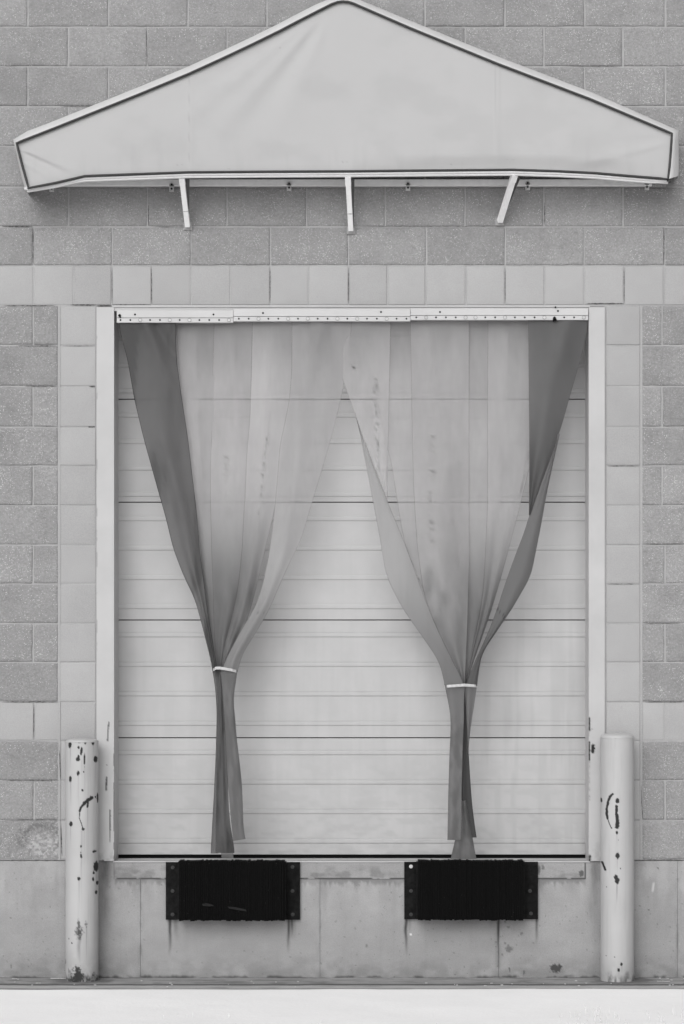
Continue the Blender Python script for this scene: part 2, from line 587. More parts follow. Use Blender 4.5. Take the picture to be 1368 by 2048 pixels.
# ================================================================== BLOCK WALL
wall = empty('block_wall', (0, 0, 0), 'grey concrete block wall of split-face and smooth blocks around the loading door', 'wall')
rows_up = [-265, -185, -105, -25, 54, 133.5, 213, 293, 374, 453.5]      # bed joints
J = {}
odd = [56, 217, 376, 534, 692, 850, 1010, 1169, 1331]
even = [-23, 137, 295, 454, 613, 771, 930, 1088, 1246, 1404]
special = {453.5: [67, 225, 382, 541, 697, 853, 1011, 1168, 1329]}


def ext(l, lo, hi):
    l = list(l)
    while l[0] > lo: l.insert(0, l[0] - 158.5)
    while l[-1] < hi: l.append(l[-1] + 158.5)
    return l


XLO, XHI = -240, 1610
blocks = []     # px0, px1, py0, py1, kind
for i, y0 in enumerate(rows_up):
    y1 = rows_up[i + 1] if i + 1 < len(rows_up) else 532
    jl = special.get(y0) or (odd if (i % 2 == 1) else even)
    if y0 == 54: jl = even
    if y0 == -25: jl = odd
    # rows: -25 odd(A), 54 even(B), 133 odd(C), 213 even(D), 293 odd(E), 374 even(F), 453 special(G)
    jl = {(-25): odd, 54: even, 133.5: odd, 213: even, 293: odd, 374: even, 453.5: special[453.5],
          -105: even, -185: odd, -265: even}[y0]
    jl = ext(jl, XLO, XHI)
    for a, b in zip(jl[:-1], jl[1:]): blocks.append((a, b, y0, y1, 'split'))
jl = [67, 147, 224, 303, 382, 461, 540, 618, 697, 775, 852, 932, 1010, 1089, 1168, 1248, 1328]
jl = [-91, -12] + jl + [1407, 1486, 1565]
for a, b in zip(jl[:-1], jl[1:]): blocks.append((a, b, 532, 611, 'smooth'))
low = [611, 691, 773, 854, 932, 1011, 1090, 1168, 1247, 1325, 1404, 1482, 1561, 1640, 1720]
for i in range(len(low) - 1):
    y0, y1 = low[i], low[i + 1]
    half = (i % 2 == 0)
    kd = 'smooth' if y0 == 1404 else 'split'
    lj = [-251, -93, 66, 117] if half else [-172, -14, 117]
    if i >= 10: lj = [-251, -93, 68, 119] if half else [-172, -14, 119]
    for a, b in zip(lj[:-1], lj[1:]): blocks.append((a, b, y0, y1, kd))
    blocks.append((117 if i < 10 else 120, 192.5, y0, y1, 'smooth'))
    rj = [1283, 1324 if i < 6 else 1330, 1488, 1646] if half else [1283, 1409, 1567]
    for a, b in zip(rj[:-1], rj[1:]): blocks.append((a, b, y0, y1, kd))
    blocks.append((1211, 1282, y0, y1, 'smooth'))

variants = {}


def block_mesh(wm, hm, kind, var):
    key = (round(wm, 3), round(hm, 3), kind, var)
    if key in variants: return variants[key]
    j = 0.0045
    hw, hh = wm / 2 - j, hm / 2 - j
    if kind == 'split': nx = 13 if wm > 0.3 else 7; ny = 7
    else: nx = 5; ny = 5
    u = np.linspace(-1, 1, nx); v = np.linspace(1, -1, ny)
    if kind == 'split':
        u = np.concatenate([[-1, -0.975 if wm > .3 else -.95], np.linspace(-0.9, 0.9, nx - 4), [0.975 if wm > .3 else .95, 1]])
        v = np.concatenate([[1, 0.95], np.linspace(0.82, -0.82, ny - 2), [-0.95, -1]]); ny = len(v)
    U, V = np.meshgrid(u, v)
    X = U * hw; Z = V * hh
    edge = np.maximum(np.abs(U), np.abs(V)) > 0.999
    if kind == 'split':
        dep = 0.0035 + 0.006 * (fbm(U * 3 + var * 9, V * 2 + var * 5, 3 + var) - 0.5) + 0.0025 * (RNG.random(U.shape) - 0.5)
        X = X + np.where(edge, (RNG.random(U.shape) - 0.5) * 0.003, 0)
        Z = Z + np.where(edge, (RNG.random(U.shape) - 0.5) * 0.003, 0)
        dep = np.where(edge, 0.0008, dep)
    else:
        dep = 0.0012 + 0.0006 * (fbm(U * 2 + var, V * 2, 3 + var) - 0.5)
        X = X + np.where(edge, (RNG.random(U.shape) - 0.5) * 0.0012, 0)
        Z = Z + np.where(edge, (RNG.random(U.shape) - 0.5) * 0.0012, 0)
        dep = np.where(edge, 0.0002, dep)
        X = np.where(np.abs(np.abs(U) - 0.5) < 0.01, np.sign(U) * (hw - 0.004), X)
        Z = np.where(np.abs(np.abs(V) - 0.5) < 0.01, np.sign(V) * (hh - 0.004), Z)
    P = np.stack([X, -dep, Z], -1).reshape(-1, 3)
    fc = gridfaces(nx, ny)
    loop = list(range(nx)) + [r * nx + nx - 1 for r in range(1, ny)] + [(ny - 1) * nx + c for c in range(nx - 2, -1, -1)] + [r * nx for r in range(ny - 2, 0, -1)]
    bk = P[loop].copy(); bk[:, 1] = 0.05
    b = len(P); L = len(loop); P = np.vstack([P, bk])
    for i in range(L): fc.append([loop[i], loop[(i + 1) % L], b + (i + 1) % L, b + i])
    me = bpy.data.meshes.new('block')
    me.from_pydata(P.tolist(), [], fc)
    me.materials.append(M_SPLIT if kind == 'split' else M_SMOOTH)
    me.polygons.foreach_set('use_smooth', [True] * (len(fc) - L) + [False] * L)
    me.update()
    variants[key] = me
    return me


rest = MB()
cnt = 0
for (a, b, y0, y1, kind) in blocks:
    cxp, cyp = (a + b) / 2, (y0 + y1) / 2
    wm = round((b - a) / S / 0.01) * 0.01 if False else (b - a) / S
    hm = (y1 - y0) / S
    if b < -40 or a > 1408 or y1 < -30:
        p = at(a + 2, y1 - 2, 0); q = at(b - 2, y0 + 2, 0)
        rest.box(p[0], q[0], -0.002, 0.05, p[2], q[2], 0.002)
        continue
    if kind == 'smooth' and y0 > 1639 and a < 200:
        pass
    if kind == 'split' and y0 == 1640 and a < 0 and b == 119:
        def eff(X, Y):
            q = np.hypot((X - 90) / 40, (Y - 1693) / 26)
            return 0.5 * (1 - sm(0.5, 1.15, q + (fbm(X / 7, Y / 7, 3) - 0.5) * 1.2)) * sm(0.3, 0.7, fbm(X / 4, Y / 4, 33))
        def effs(m):
            q = np.hypot((m.X - 84) / 44, (m.Y - 1682) / 30)
            m.add(0.6 * (1 - sm(0.1, 0.42, np.abs(q - 0.95 + (fbm(m.X / 8, m.Y / 8, 13) - 0.5) * 0.7))) * (m.Y < 1695) * sm(0.3, 0.6, fbm(m.X / 3, m.Y / 3, 3)))
        o = panel('block', a + 2, b - 2, y0 + 2, y1 - 2, 0.003, 1.5, M_SPLIT, wall, effs, 0.006, 0.05, eff)
        o['label'] = 'split-face block with a white crusty salt stain'
        continue
    # snap sizes so alike blocks share their mesh
    key_w = round(wm * 50) / 50 if abs(wm * 50 - round(wm * 50)) < 0 else round(wm, 3)
    me = block_mesh(round(wm * 200) / 200, round(hm * 200) / 200, kind, random.randrange(4))
    o = bpy.data.objects.new('block', me)
    p = at(cxp, cyp, 0)
    o.location = (p[0], 0.0 + random.uniform(-0.0012, 0.0008), p[2])
    o.rotation_euler = (0, random.uniform(-0.002, 0.002), random.uniform(-0.003, 0.003))
    COL.objects.link(o); o.parent = wall
    cnt += 1
rest.build('outer_blocks', M_SPLIT, wall, stuff=True)
print('blocks', cnt)

# mortar behind the joints: four sheets round the opening
mo = MB()
OPX0, OPX1, OPY0, OPY1 = 195, 1209, 613, 1720


def mrect(a, b, c, d):
    p = at(a, d, 0); q = at(b, c, 0)
    mo.box(p[0], q[0], 0.0006, 0.08, p[2], q[2])


mrect(XLO - 10, XHI + 10, -265, OPY0)
mrect(XLO - 10, OPX0, OPY0, OPY1)
mrect(OPX1, XHI + 10, OPY0, OPY1)
mo.build('mortar', M_MORTAR, wall)
# pale raked joint on both sides of the smooth door-side blocks, struck nearly flush
fj = MB()
for xa, xb in ((115.5, 121), (1280, 1285)):
    p = at(xa, 1720, 0); q = at(xb, 613, 0)
    fj.box(p[0], q[0], -0.0028, 0.01, p[2], q[2])
fj.build('flush_joint', M_SMOOTH, wall)
# open cracks where the mortar has fallen out
ck = MB()


def crack(x0, y0, x1, y1, wd, rag=0.6):
    L = math.hypot(x1 - x0, y1 - y0); n = max(3, int(L / 3)); dx, dy = (x1 - x0) / L, (y1 - y0) / L
    top, bot = [], []
    for i in range(n + 1):
        t = i / n; e = min(1, 6 * t, 6 * (1 - t)) * wd * 0.33 * random.uniform(.5, 1.2) + 0.1
        px, py = x0 + dx * L * t, y0 + dy * L * t
        r1 = e * (1 + rag * random.uniform(-1, 1)); r2 = e * (1 + rag * random.uniform(-1, 1))
        top.append(at(px - dy * r1, py - dx * r1 if dx > dy else py, 0.0)); bot.append(at(px + dy * r2, py + dx * r2 if dx > dy else py, 0.0))
    b = len(ck.v)
    for q, w_ in ((top, 0), (bot, 1)):
        for a_ in q: ck.v.append((a_[0], -0.0042, a_[2]))
    for i in range(n): ck.f.append((b + i, b + n + 1 + i, b + n + 2 + i, b + i + 1))


for c in ((140, 610, 193, 610, 3.2), (193, 611, 224, 611, 2.5), (224, 609.5, 300, 609.5, 1.4), (4, 611.5, 112, 611.5, 1.8), (1172, 607.5, 1248, 607, 2.4),
          (1248, 536, 1248, 606, 1.5), (1328, 455, 1327.5, 530, 1.6), (4, 453.5, 66, 453.5, 2.2), (66.5, 455, 66.5, 530, 1.4),
          (303, 536, 303, 608, 1.2), (697, 536, 697, 608, 1.8), (540, 536, 540, 606, 1.4), (1010, 536, 1010, 606, 1.0),
          (297, 410, 297, 452, 1.6), (1089, 405, 1089, 450, 1.5), (32, 692, 116, 692, 1.6), (4, 1404, 120, 1404, 1.6), (1213, 1168, 1279, 1168, 1.2),
          (1290, 1088, 1368, 1088, 1.3), (1215, 932, 1279, 932, 1.4), (118, 1720, 3, 1720, 0), (3, 1720.5, 131, 1720.5, 2.0), (1270, 1720, 1368, 1720, 1.8),
          (4, 1561, 118, 1561, 1.2), (4, 1640, 130, 1640, 1.1), (119, 1500, 121, 1560, 1.4), (122, 1650, 124, 1712, 1.6), (1282, 1570, 1285, 1640, 1.4),
          (50, 773, 117, 773, 1.0), (190, 773, 178, 773, 0), (176, 854, 191, 854, 2.0), (125, 692, 190, 692, 1.0), (178, 773, 192, 773, 2.0),
          (224, 536, 224, 606, 1.1), (68, 1410, 68, 1478, 1.2), (1300, 453.5, 700, 453.5, 0), (720, 453.5, 1010, 453.5, 0.9), (310, 454, 372, 454, 1.0),
          (1140, 133, 1240, 133, 1.0), (293, 58, 295, 130, 1.0), (120, 213, 190, 213, 1.1), (1290, 1247, 1360, 1247, 1.0), (1290, 1404, 1368, 1404, 1.2)):
    if c[4] > 0: crack(*(c if c[2] >= c[0] else (c[2], c[3], c[0], c[1], c[4])))
ck.build('open_joint_crack', plain('crack_shadow', 0.07, 0.9, 0.1), wall, stuff=True)

# ================================================================== FOUNDATION
found = empty('foundation_wall', (0, 0, 0), 'stained cast concrete base wall below the blocks, with rust drips and joints', 'wall')


def found_mask(m):
    X, Y = m.X, m.Y
    m.add(0.08 * sm(0.4, 0.75, fbm(X / 70, Y / 30, 51)))
    m.add(0.34 * sm(1890, 1958, Y) * sm(0.15, 0.75, fbm(X / 22, Y / 14, 53)))
    m.add(0.95 * sm(1944, 1953, Y - 7 * fbm(X / 10, Y * 0, 4)) * sm(0.38, 0.55, fbm(X / 30, Y / 30, 57)))
    # grime hanging from the sill beam
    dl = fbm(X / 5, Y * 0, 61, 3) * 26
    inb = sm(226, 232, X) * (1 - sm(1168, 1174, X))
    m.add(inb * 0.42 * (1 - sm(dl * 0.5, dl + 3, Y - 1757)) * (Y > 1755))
    for x, y1, wd, a in ((339, 1925, 3.2, .95), (352, 1890, 6, .45), (577, 1915, 2.8, 1.0), (583, 1885, 3.2, .8), (590, 1890, 4, .3), (812, 1925, 3.2, .95),
                         (820, 1880, 4, .3), (1073, 1900, 2.5, .75), (997, 1935, 3, .95), (985, 1870, 9, .25), (470, 1870, 30, .16), (930, 1875, 40, .2)):
        m.streak(x, 1838, y1, wd, a)
    for x, a in ((281, .42), (640, .30), (997, .55), (1355, .4)):
        m.add(a * np.exp(-np.abs(X - x) / 5.0) * sm(0.35, 0.7, fbm(X / 6, Y / 25, 63)) * (Y > 1757))
        m.add(0.4 * np.exp(-((X - x) / 12) ** 2) * sm(1925, 1955, Y))
    # long smears under the door frame feet
    m.streak(212, 1722, 1890, 13, 0.6); m.streak(1188, 1722, 1900, 12, 0.40); m.streak(300, 1760, 1830, 10, 0.2)
    m.streak(1140, 1760, 1800, 14, 0.2); m.streak(640, 1760, 1840, 12, 0.2); m.streak(605, 1730, 1800, 5, 0.35)
    m.streak(268, 1760, 1800, 7, 0.25); m.streak(1082, 1760, 1790, 5, .4)
    m.blob(1113, 1936, 13, 8, 0.97, 0.3, 1.6)
    for i in range(26):
        m.blob(random.gauss(1010, 38), random.gauss(1880, 26), random.uniform(1, 3), random.uniform(1, 3), 0.6, 0.5)
    m.blob(1018, 1898, 8, 5, 0.6, 0.5, 1.2); m.blob(733, 1892, 2.5, 3.5, 0.5); m.blob(1019, 1940, 2, 5, 0.8); m.blob(1048, 1946, 2, 5, 0.8)
    m.blob(1316, 1736, 1.6, 2, 0.8); m.blob(22, 1933, 2, 4, 0.6); m.blob(1298, 1820, 1.5, 1.5, 0.8)
    for i in range(150):
        m.blob(random.uniform(0, 1368), random.uniform(1740, 1950), random.uniform(.7, 1.6), random.uniform(.7, 1.6), random.uniform(.3, .7), 0.5)


def found_pale(X, Y):
    v = 0.5 * np.exp(-((X - 1307 - (Y - 1770) * -0.15) / 2.0) ** 2) * sm(1762, 1768, Y) * (1 - sm(1780, 1788, Y))
    v = np.maximum(v, 0.11 * sm(0.45, 0.75, fbm(X / 25, Y / 60, 71)) * (1 - sm(1760, 1850, Y)))
    v = np.maximum(v, 0.8 * (np.hypot(X - 821, Y - 1869) < 2))
    return v


fj_ = [-240, 281, 640, 997, 1355, 1610]
for a, b in zip(fj_[:-1], fj_[1:]):
    lo, hi = max(a, -60), min(b, 1420)
    panel('concrete_panel', lo + 0.3, hi - 0.3, 1721.5, 1962, 0.0, 2.0, M_FOUND, found, found_mask, 0.0015, 0.05, found_pale)
fb = MB()
for a, b in ((-240, -60), (1420, 1610)):
    p = at(a, 1962, 0); q = at(b, 1721.5, 0); fb.box(p[0], q[0], 0.0, 0.05, p[2], q[2])
fb.build('end_panel', M_FOUND, found)
fb = MB(); p = at(-245, 1965, 0); q = at(1615, 1724, 0); fb.box(p[0], q[0], 0.006, 0.1, p[2], q[2]); fb.build('backing', plain('joint_filler', 0.11, 0.9, 0.1), found)

# sill beam above the bumpers, under the door
sill = empty('dock_sill', (0, 0, 0.6), 'long pale concrete sill beam under the white door, between the two bollards', 'sill')


def sill_mask(m):
    X, Y = m.X, m.Y
    m.add(0.35 * sm(0.45, 0.7, fbm(X / 30, Y / 14, 91)) * sm(1724, 1745, Y))
    m.add(0.9 * (np.abs(Y - 1757.2) < 1.0) * sm(0.25, 0.4, fbm(X / 25, Y * 0, 8)))
    m.add(0.9 * (np.abs(X - 1170.6) < 1.3)); m.add(0.8 * (np.abs(X - 228.2) < 0.9))
    m.blob(1163, 1747, 5, 7, 0.8); m.blob(1086, 1735, 3, 5, 0.6); m.blob(1078, 1740, 3, 8, 0.7)
    m.add(0.25 * (np.abs(Y - 1725.5) < 0.8))


panel('beam_face', 227.5, 1171.5, 1725.4, 1758, 0.004, 1.6, M_LIP, sill, sill_mask, 0.001, 0.03)
sb = MB()
p = at(226, 1725.0, 0.006); q = at(1180, 1722.4, 0.006)
sb.box(p[0], q[0], -0.006, 0.30, p[2], q[2], 0.001)
sb.build('sill_plate', M_FRAME, sill)

# ================================================================== DOOR FRAME
frame = empty('door_frame', (0, 0, 0.6), 'white painted steel door frame with chipped lower edges set into the block wall', 'door frame')


def jamb(px0, px1, maskf, inner_left, label):
    o = panel('jamb', px0, px1, 614, 1722, 0.010, 2.0, M_FRAME, frame, maskf, 0.0, 0.02)
    o['label'] = label


def jl_mask(m):
    m.stroke([(217.5, 1445), (216, 1465), (215, 1481)], 1.2, .9, 0.8)
    m.stroke([(213.5, 1555), (212, 1580)], 1.5, .9); m.stroke([(220, 1620), (220.3, 1660)], 1.4, .95); m.stroke([(220.2, 1660), (219, 1685)], .9, .8)
    m.blob(213, 1530, 1.4, 1.4, .8); m.add(0.8 * (m.X > 226.3) * (m.Y > 1478) * sm(0.45, 0.55, fbm(m.X, m.Y / 12, 3)))
    m.stroke([(194, 1725), (200, 1724), (206, 1722)], 2.5, .9); m.add(0.5 * (m.X < 194.3) * sm(0.6, 0.7, fbm(m.X, m.Y / 30, 7)))
    m.add(0.25 * sm(1690, 1722, m.Y) * sm(0.4, 0.7, fbm(m.X / 6, m.Y / 10, 7)))


def jr_mask(m):
    m.blob(1186, 1497, 4.2, 10, .97, 0.15, 1.0)
    m.stroke([(1179, 1436), (1179.2, 1460)], 2.0, .95); m.stroke([(1178.4, 1460), (1178.4, 1472)], .8, .9)
    m.stroke([(1178.6, 1484), (1178.6, 1520)], 1.6, .95); m.stroke([(1178.6, 1520), (1178.6, 1600)], .8, .7)
    m.stroke([(1180, 1712), (1179, 1722)], 2.5, .95)
    m.blob(1184, 1458, 2, .8, .5); m.blob(1195, 1459, 4, .6, .3)
    m.add(0.2 * sm(1650, 1722, m.Y) * sm(0.4, 0.7, fbm(m.X / 6, m.Y / 10, 9)))


jamb(193.5, 228, jl_mask, True, 'left upright with thin black scratches')
jamb(1177.5, 1209.5, jr_mask, False, 'right upright with a large black paint chip')
rv = MB()
for px, s_ in ((228, 1), (1177.5, -1)):
    p = at(px, 1722, 0); q = at(px, 613, 0)
    rv.box(*sorted((p[0], p[0] - s_ * 0.02)), 0.012, 0.32, p[2], q[2])
rv.build('reveal', M_FRAME, frame)
hd = MB(); p = at(193.5, 613.6, 0.010); q = at(1209.5, 609.2, 0.010)
hd.pbox(224, 1180, 610.5, 614, -0.3, 0.012); hd.pbox(228.5, 1177, 614.2, 622, -0.3, 0.006)
hd.build('head_trim', M_FRAME, frame)

# ================================================================== SECTIONAL DOOR
door = empty('overhead_door', (0, 0.2, 0.6), 'white ribbed steel overhead door, closed, behind the tied-back strip curtain', 'door')
DD = -0.2
secs = [(590, 798.5, (29, 83, 136.5, 188)), (798.5, 1004.5, (28, 81, 134, 186.5)), (1004.5, 1240, (29, 88, 147, 205)),
        (1240, 1475.5, (26, 85, 144, 203)), (1475.5, 1710, (26, 85, 144, 203))]
for si, (y0, y1, ribs) in enumerate(secs):
    ys = [(y0 + 0.6, -0.012), (y0 + 1.2, 0.0), (y0 + 2, 0.0)]
    for r in ribs:
        r0 = y0 + r
        ys += [(r0 - 3, 0), (r0 - 1, 0), (r0, 0.0030), (r0 + 1.5, 0.0038), (r0 + 6.0, 0.0038), (r0 + 7.5, 0.0030), (r0 + 8.6, 0), (r0 + 10.5, 0)]
    ys += [(y1 - 2, 0.0), (y1 - 1.2, 0.0), (y1 - 0.6, -0.012)]
    full = []
    for (a, da), (b, db) in zip(ys[:-1], ys[1:]):
        n = max(1, int((b - a) / 4))
        for i in range(n): full.append((a + (b - a) * i / n, da + (db - da) * i / n))
    full.append(ys[-1])
    xs = np.arange(231, 1178, 4.0)
    Y = np.array([f[0] for f in full]); E = np.array([f[1] for f in full])
    XX, YY = np.meshgrid(xs, Y); _, EE = np.meshgrid(xs, E)
    dd = DD + EE
    k = (D - dd) / D
    P = np.stack([CX + (XX - CXP) / S * k, -dd, H + (HP - YY) / S * k], -1)
    P[..., 1] += 0.0016 * (fbm(XX / 90, YY / 40, 5) - 0.5)
    P -= np.array(door.location[:])
    st = np.zeros_like(XX)
    for r in ribs:
        r0 = y0 + r
        if y0 > 1200: st = np.maximum(st, (0.30 + 0.25 * fbm(XX / 20, YY * 0 + r, 3)) * np.exp(-((YY - r0 + 0.4) / 1.0) ** 2))
        st = np.maximum(st, 0.12 * np.exp(-((YY - r0 - 8.5) / 1.4) ** 2))
    vert = fbm(XX / 9, YY / 160, 19)
    wgt = sm(1040, 1500, YY) * (0.35 + 0.65 * sm(860, 1000, XX)) + 0.15
    st2 = 0.16 * sm(0.42, 0.72, vert) * wgt
    st2 = np.maximum(st2, 0.22 * sm(0.45, 0.7, fbm(XX / 30, YY / 12, 29)) * sm(1400, 1700, YY))
    st2 = np.maximum(st2, 0.5 * np.exp(-((YY - 1706) / 6) ** 2) * sm(0.5, 0.7, fbm(XX / 40, YY / 6, 39)))
    st2 = np.maximum(st2, 0.55 * sm(1155, 1172, XX) * sm(1560, 1712, YY))
    st2 = np.maximum(st2, 0.16 * sm(1145, 1165, XX))
    st2 = np.maximum(st2, 0.16 * (1 - sm(236, 252, XX)) * sm(1200, 1300, YY))
    o = link('door_panel', P.reshape(-1, 3), gridfaces(len(xs), len(Y)), M_DOOR, door, False,
             {'stain': st.ravel() * 0.35, 'dirt': np.clip(st2, 0, 1).ravel()})
    if si == 4: o['label'] = 'lowest door panel, with grey dirt along its foot'
bk = MB(); bk.pbox(226, 1182, 585, 1716, DD - 0.06, DD - 0.014); bk.build('panel_core', M_BLACK, door)
rb = MB(); rb.pbox(236.5, 1173, 1710.2, 1719, DD - 0.03, DD + 0.004); rb.build('bottom_seal', M_RUBBER, door)
tk = MB()
for px in (237.5, 1170.5):
    pass

# ================================================================== STRIP CURTAIN
curt = empty('strip_curtain', (0, -0.03, 3.4), 'translucent grey vinyl strip curtain hung from a perforated white rail, tied back in two bunches', 'curtain')
bolts = {280, 340, 379, 458, 517, 576, 615, 674, 713, 772, 851, 929, 949, 1008, 1087, 1166}
holes_ = [241 + 19.72 * i for i in range(48)]
rsegs = [(233.5, 466.5, 620.5, 645.2, 0.020), (467, 820.5, 617.5, 642.6, 0.022), (821, 1176.5, 616.5, 640, 0.020)]
for (a, b, c, e, dd) in rsegs:
    r = MB(); mid = c + (e - c) * 0.62
    r.pbox(a, b, c, mid - 0.4, 0.002, dd, 0.0012); r.pbox(a, b, mid + 0.4, e, 0.002, dd + 0.003, 0.0012)
    rail = r.build('mounting_rail', M_RAIL, curt)
    hb, bb, wb = MB(), MB(), MB()
    for hx in holes_:
        if not (a < hx < b): continue
        yy = e - 5.2
        near = min(bolts, key=lambda q: abs(q - hx))
        pt = at(hx, yy, dd + 0.0036)
        if abs(near - hx) < 8:
            bb.disc(at(hx, yy, dd + 0.0055), 0.0072, 0.004); wb.ring(at(hx, yy, dd + 0.0042), 0.0076, 0.0100, 0.002)
        else: hb.disc(pt, 0.0048, 0.0005, 10)
    for (hx, hy) in ((270, 629), (427, 629), (526, 626), (762, 624), (880, 624), (1116, 622)):
        if a < hx < b: hb.disc(at(hx, hy, dd + 0.0006), 0.0052, 0.0005, 10)
    hb.build('bolt_hole', M_BLACK, curt, stuff=True)
    bb.build('bolt_head', M_BOLTPALE, curt, stuff=True); wb.build('washer', M_WASH, curt, stuff=True)
tear = MB()
for (x, y, r) in ((239, 631, 3), (240.5, 634, 1.8), (1109, 637, 3.6), (1111, 640, 2.8), (1107, 641, 2.4), (1111, 614.5, 2)):
    tear.disc(at(x, y, 0.0265), r / S, 0.001, 7)
tear.build('torn_spot', M_STEEL, curt, stuff=True)


def interp(pts, ys):
    p = sorted(pts, key=lambda q: q[1])
    return np.interp(ys, [q[1] for q in p], [q[0] for q in p])


def smooth1(a, k=5):
    pad = np.pad(a, k, mode='edge'); ker = np.ones(2 * k + 1) / (2 * k + 1)
    # keep ends: linear extrapolated padding
    pad[:k] = 2 * a[0] - a[1:k + 1][::-1]; pad[-k:] = 2 * a[-1] - a[-k - 1:-1][::-1]
    return np.convolve(pad, ker, 'valid')


def strip(left, right, y0, y1, dtop, dtie, mat, maskf=None, folds=1.5, fold_amp=0.005, label=None, opac=None, ytie=1345,
          bow=0.010, crease=None, botslope=0.0, name='strip', thick=0.0022, dend=None):
    ny = int((y1 - y0) / 6) + 2; nx = 15
    ys = np.linspace(y0, y1, ny)
    L = smooth1(interp(left, ys), 3); R = smooth1(interp(right, ys), 3)
    u = np.linspace(0, 1, nx)
    X = L[:, None] + (R - L)[:, None] * u[None]
    Y = ys[:, None] + botslope * ((u[None] - 0.5) * (ys[:, None] > y1 - 3))
    Y = np.broadcast_to(Y, X.shape).copy()
    t = np.clip((ys - y0) / max(1.0, (ytie - y0)), 0, 1)
    dep = dtop + (dtie - dtop) * t ** 1.5
    if dend is not None:
        tt = np.clip((ys - ytie) / max(1.0, y1 - ytie), 0, 1); dep = dep + (dend - dtie) * tt
    wid = np.clip((R - L) / 117.0, 0.05, 1)
    amp = fold_amp * (1 - wid) * (t > 0.02)
    Dp = dep[:, None] + bow * np.sin(math.pi * u)[None] * (1 - t[:, None] * 0.3) * np.clip(t[:, None] * 6, 0, 1) \
        + amp[:, None] * np.sin(2 * math.pi * folds * u + dtop * 900)[None] \
        + 0.010 * (fbm(X / 42, Y / 190, 3, 2) - 0.5) * np.clip(t[:, None] * 5, 0, 1)
    if crease is not None: Dp = Dp + crease(X, Y)
    m = Mask(X, Y)
    if maskf: maskf(m)
    st = np.clip(m.m, 0, 1)
    op = np.zeros_like(X) if opac is None else opac(X, Y)
    edge = np.minimum(u, 1 - u)[None] * (R - L)[:, None]
    verts, sts, ops = [], [], []
    for off in (0,):
        dd = Dp + off
        k = (D - dd) / D
        verts.append(np.stack([CX + (X - CXP) / S * k, -dd, H + (HP - Y) / S * k], -1).reshape(-1, 3))
        sts.append(st.ravel() if off == 0 else st.ravel() * 0.0); ops.append(op.ravel())
    n0 = nx * ny
    P = np.vstack(verts) - np.array(curt.location[:])
    f = gridfaces(nx, ny)
    nf = len(f); ev = []; cl_ = np.array(curt.location[:])
    for col in (0, nx - 1):
        b = n0 + len(ev)
        for r in range(ny):
            q = P[r * nx + col]
            ev += [(q[0] - 0.0013, q[1] - 0.0006, q[2]), (q[0] + 0.0013, q[1] - 0.0006, q[2]), (q[0], q[1] + thick + 0.0006, q[2])]
        for i in range(ny - 1):
            for k_ in range(3):
                f.append([b + 3 * i + k_, b + 3 * i + (k_ + 1) % 3, b + 3 * i + 3 + (k_ + 1) % 3, b + 3 * i + 3 + k_])
    P = np.vstack([P, np.array(ev)]); z_ = np.zeros(len(ev))
    o = link(name, P, f, mat, curt, True, {'stain': np.concatenate(sts + [z_]), 'opac': np.concatenate(ops + [z_])})
    o.data.materials.append(M_VEDGE if mat is not M_VDARK else M_VEDGED)
    o.data.polygons.foreach_set('material_index', [0] * nf + [1] * (len(f) - nf))
    if label: o['label'] = label
    return o


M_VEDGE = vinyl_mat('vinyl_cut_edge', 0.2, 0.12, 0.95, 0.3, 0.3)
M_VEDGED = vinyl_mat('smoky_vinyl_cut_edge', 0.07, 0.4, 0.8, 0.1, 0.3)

# ---- left bunch
L_out = [(237, 640), (237, 650), (245, 682), (255, 717), (269, 799), (288, 878), (310, 958), (333, 1039), (346, 1095), (368, 1153), (390, 1197), (405, 1252), (423, 1325), (426, 1345)]
L1_r = [(350.6, 640), (351, 680), (353, 721), (361, 783), (375, 874), (388, 984), (391, 1010), (397, 1071), (399, 1102), (407.6, 1164), (415.6, 1226), (428, 1300), (434, 1345)]
A_l = [(285, 640), (300, 760), (330, 900), (360, 1020), (385, 1130), (410, 1230), (428, 1345)]
A_r = [(392, 640), (394, 728), (397, 834), (403, 911), (406.5, 980), (406, 1036), (407.6, 1110), (412, 1183), (418, 1237), (432, 1345)]
B_l = [(352, 640), (360, 760), (376, 900), (392, 1010), (404, 1120), (414, 1220), (430, 1345)]
B_r = [(467, 640), (470, 739), (476, 827), (483, 892), (489, 965), (490, 1040), (484, 1110), (472, 1180), (456, 1260), (442, 1345)]
C_l = [(428.5, 640), (426, 739), (424, 820), (423, 881), (421, 929), (421, 1002), (423.7, 1110), (426.6, 1183), (428, 1256), (434, 1345)]
C_r = [(545, 640), (542, 728), (540, 801), (536, 874), (531, 911), (525, 980), (516, 1057), (505, 1120), (480, 1200), (456, 1280), (444, 1345)]
D_l = [(505, 640), (503, 746), (500, 838), (493.5, 911), (490.6, 987), (487, 1039), (485, 1091), (478, 1161), (470, 1208), (456, 1263), (445, 1303), (437, 1345)]
D_r = [(622, 640), (620, 684), (602, 742), (588, 797), (577, 850), (566, 900), (558, 970), (550, 1015), (545, 1036), (531, 1095), (518, 1153), (505, 1205), (496, 1237), (470, 1290), (446, 1345)]
E_l = [(584, 640), (584, 740), (579, 800), (571, 841), (560, 892), (554.5, 965), (549, 1022), (540, 1099), (525, 1172), (509, 1217), (485, 1256), (461, 1300), (445, 1333), (443, 1345)]
E_r = [(704, 640), (698, 700), (688, 768), (677, 819), (662, 878), (646, 933), (629.5, 987), (613, 1042), (602, 1079), (580, 1124), (558, 1172), (540, 1216), (511, 1267), (489, 1300), (479.6, 1322), (475, 1345)]


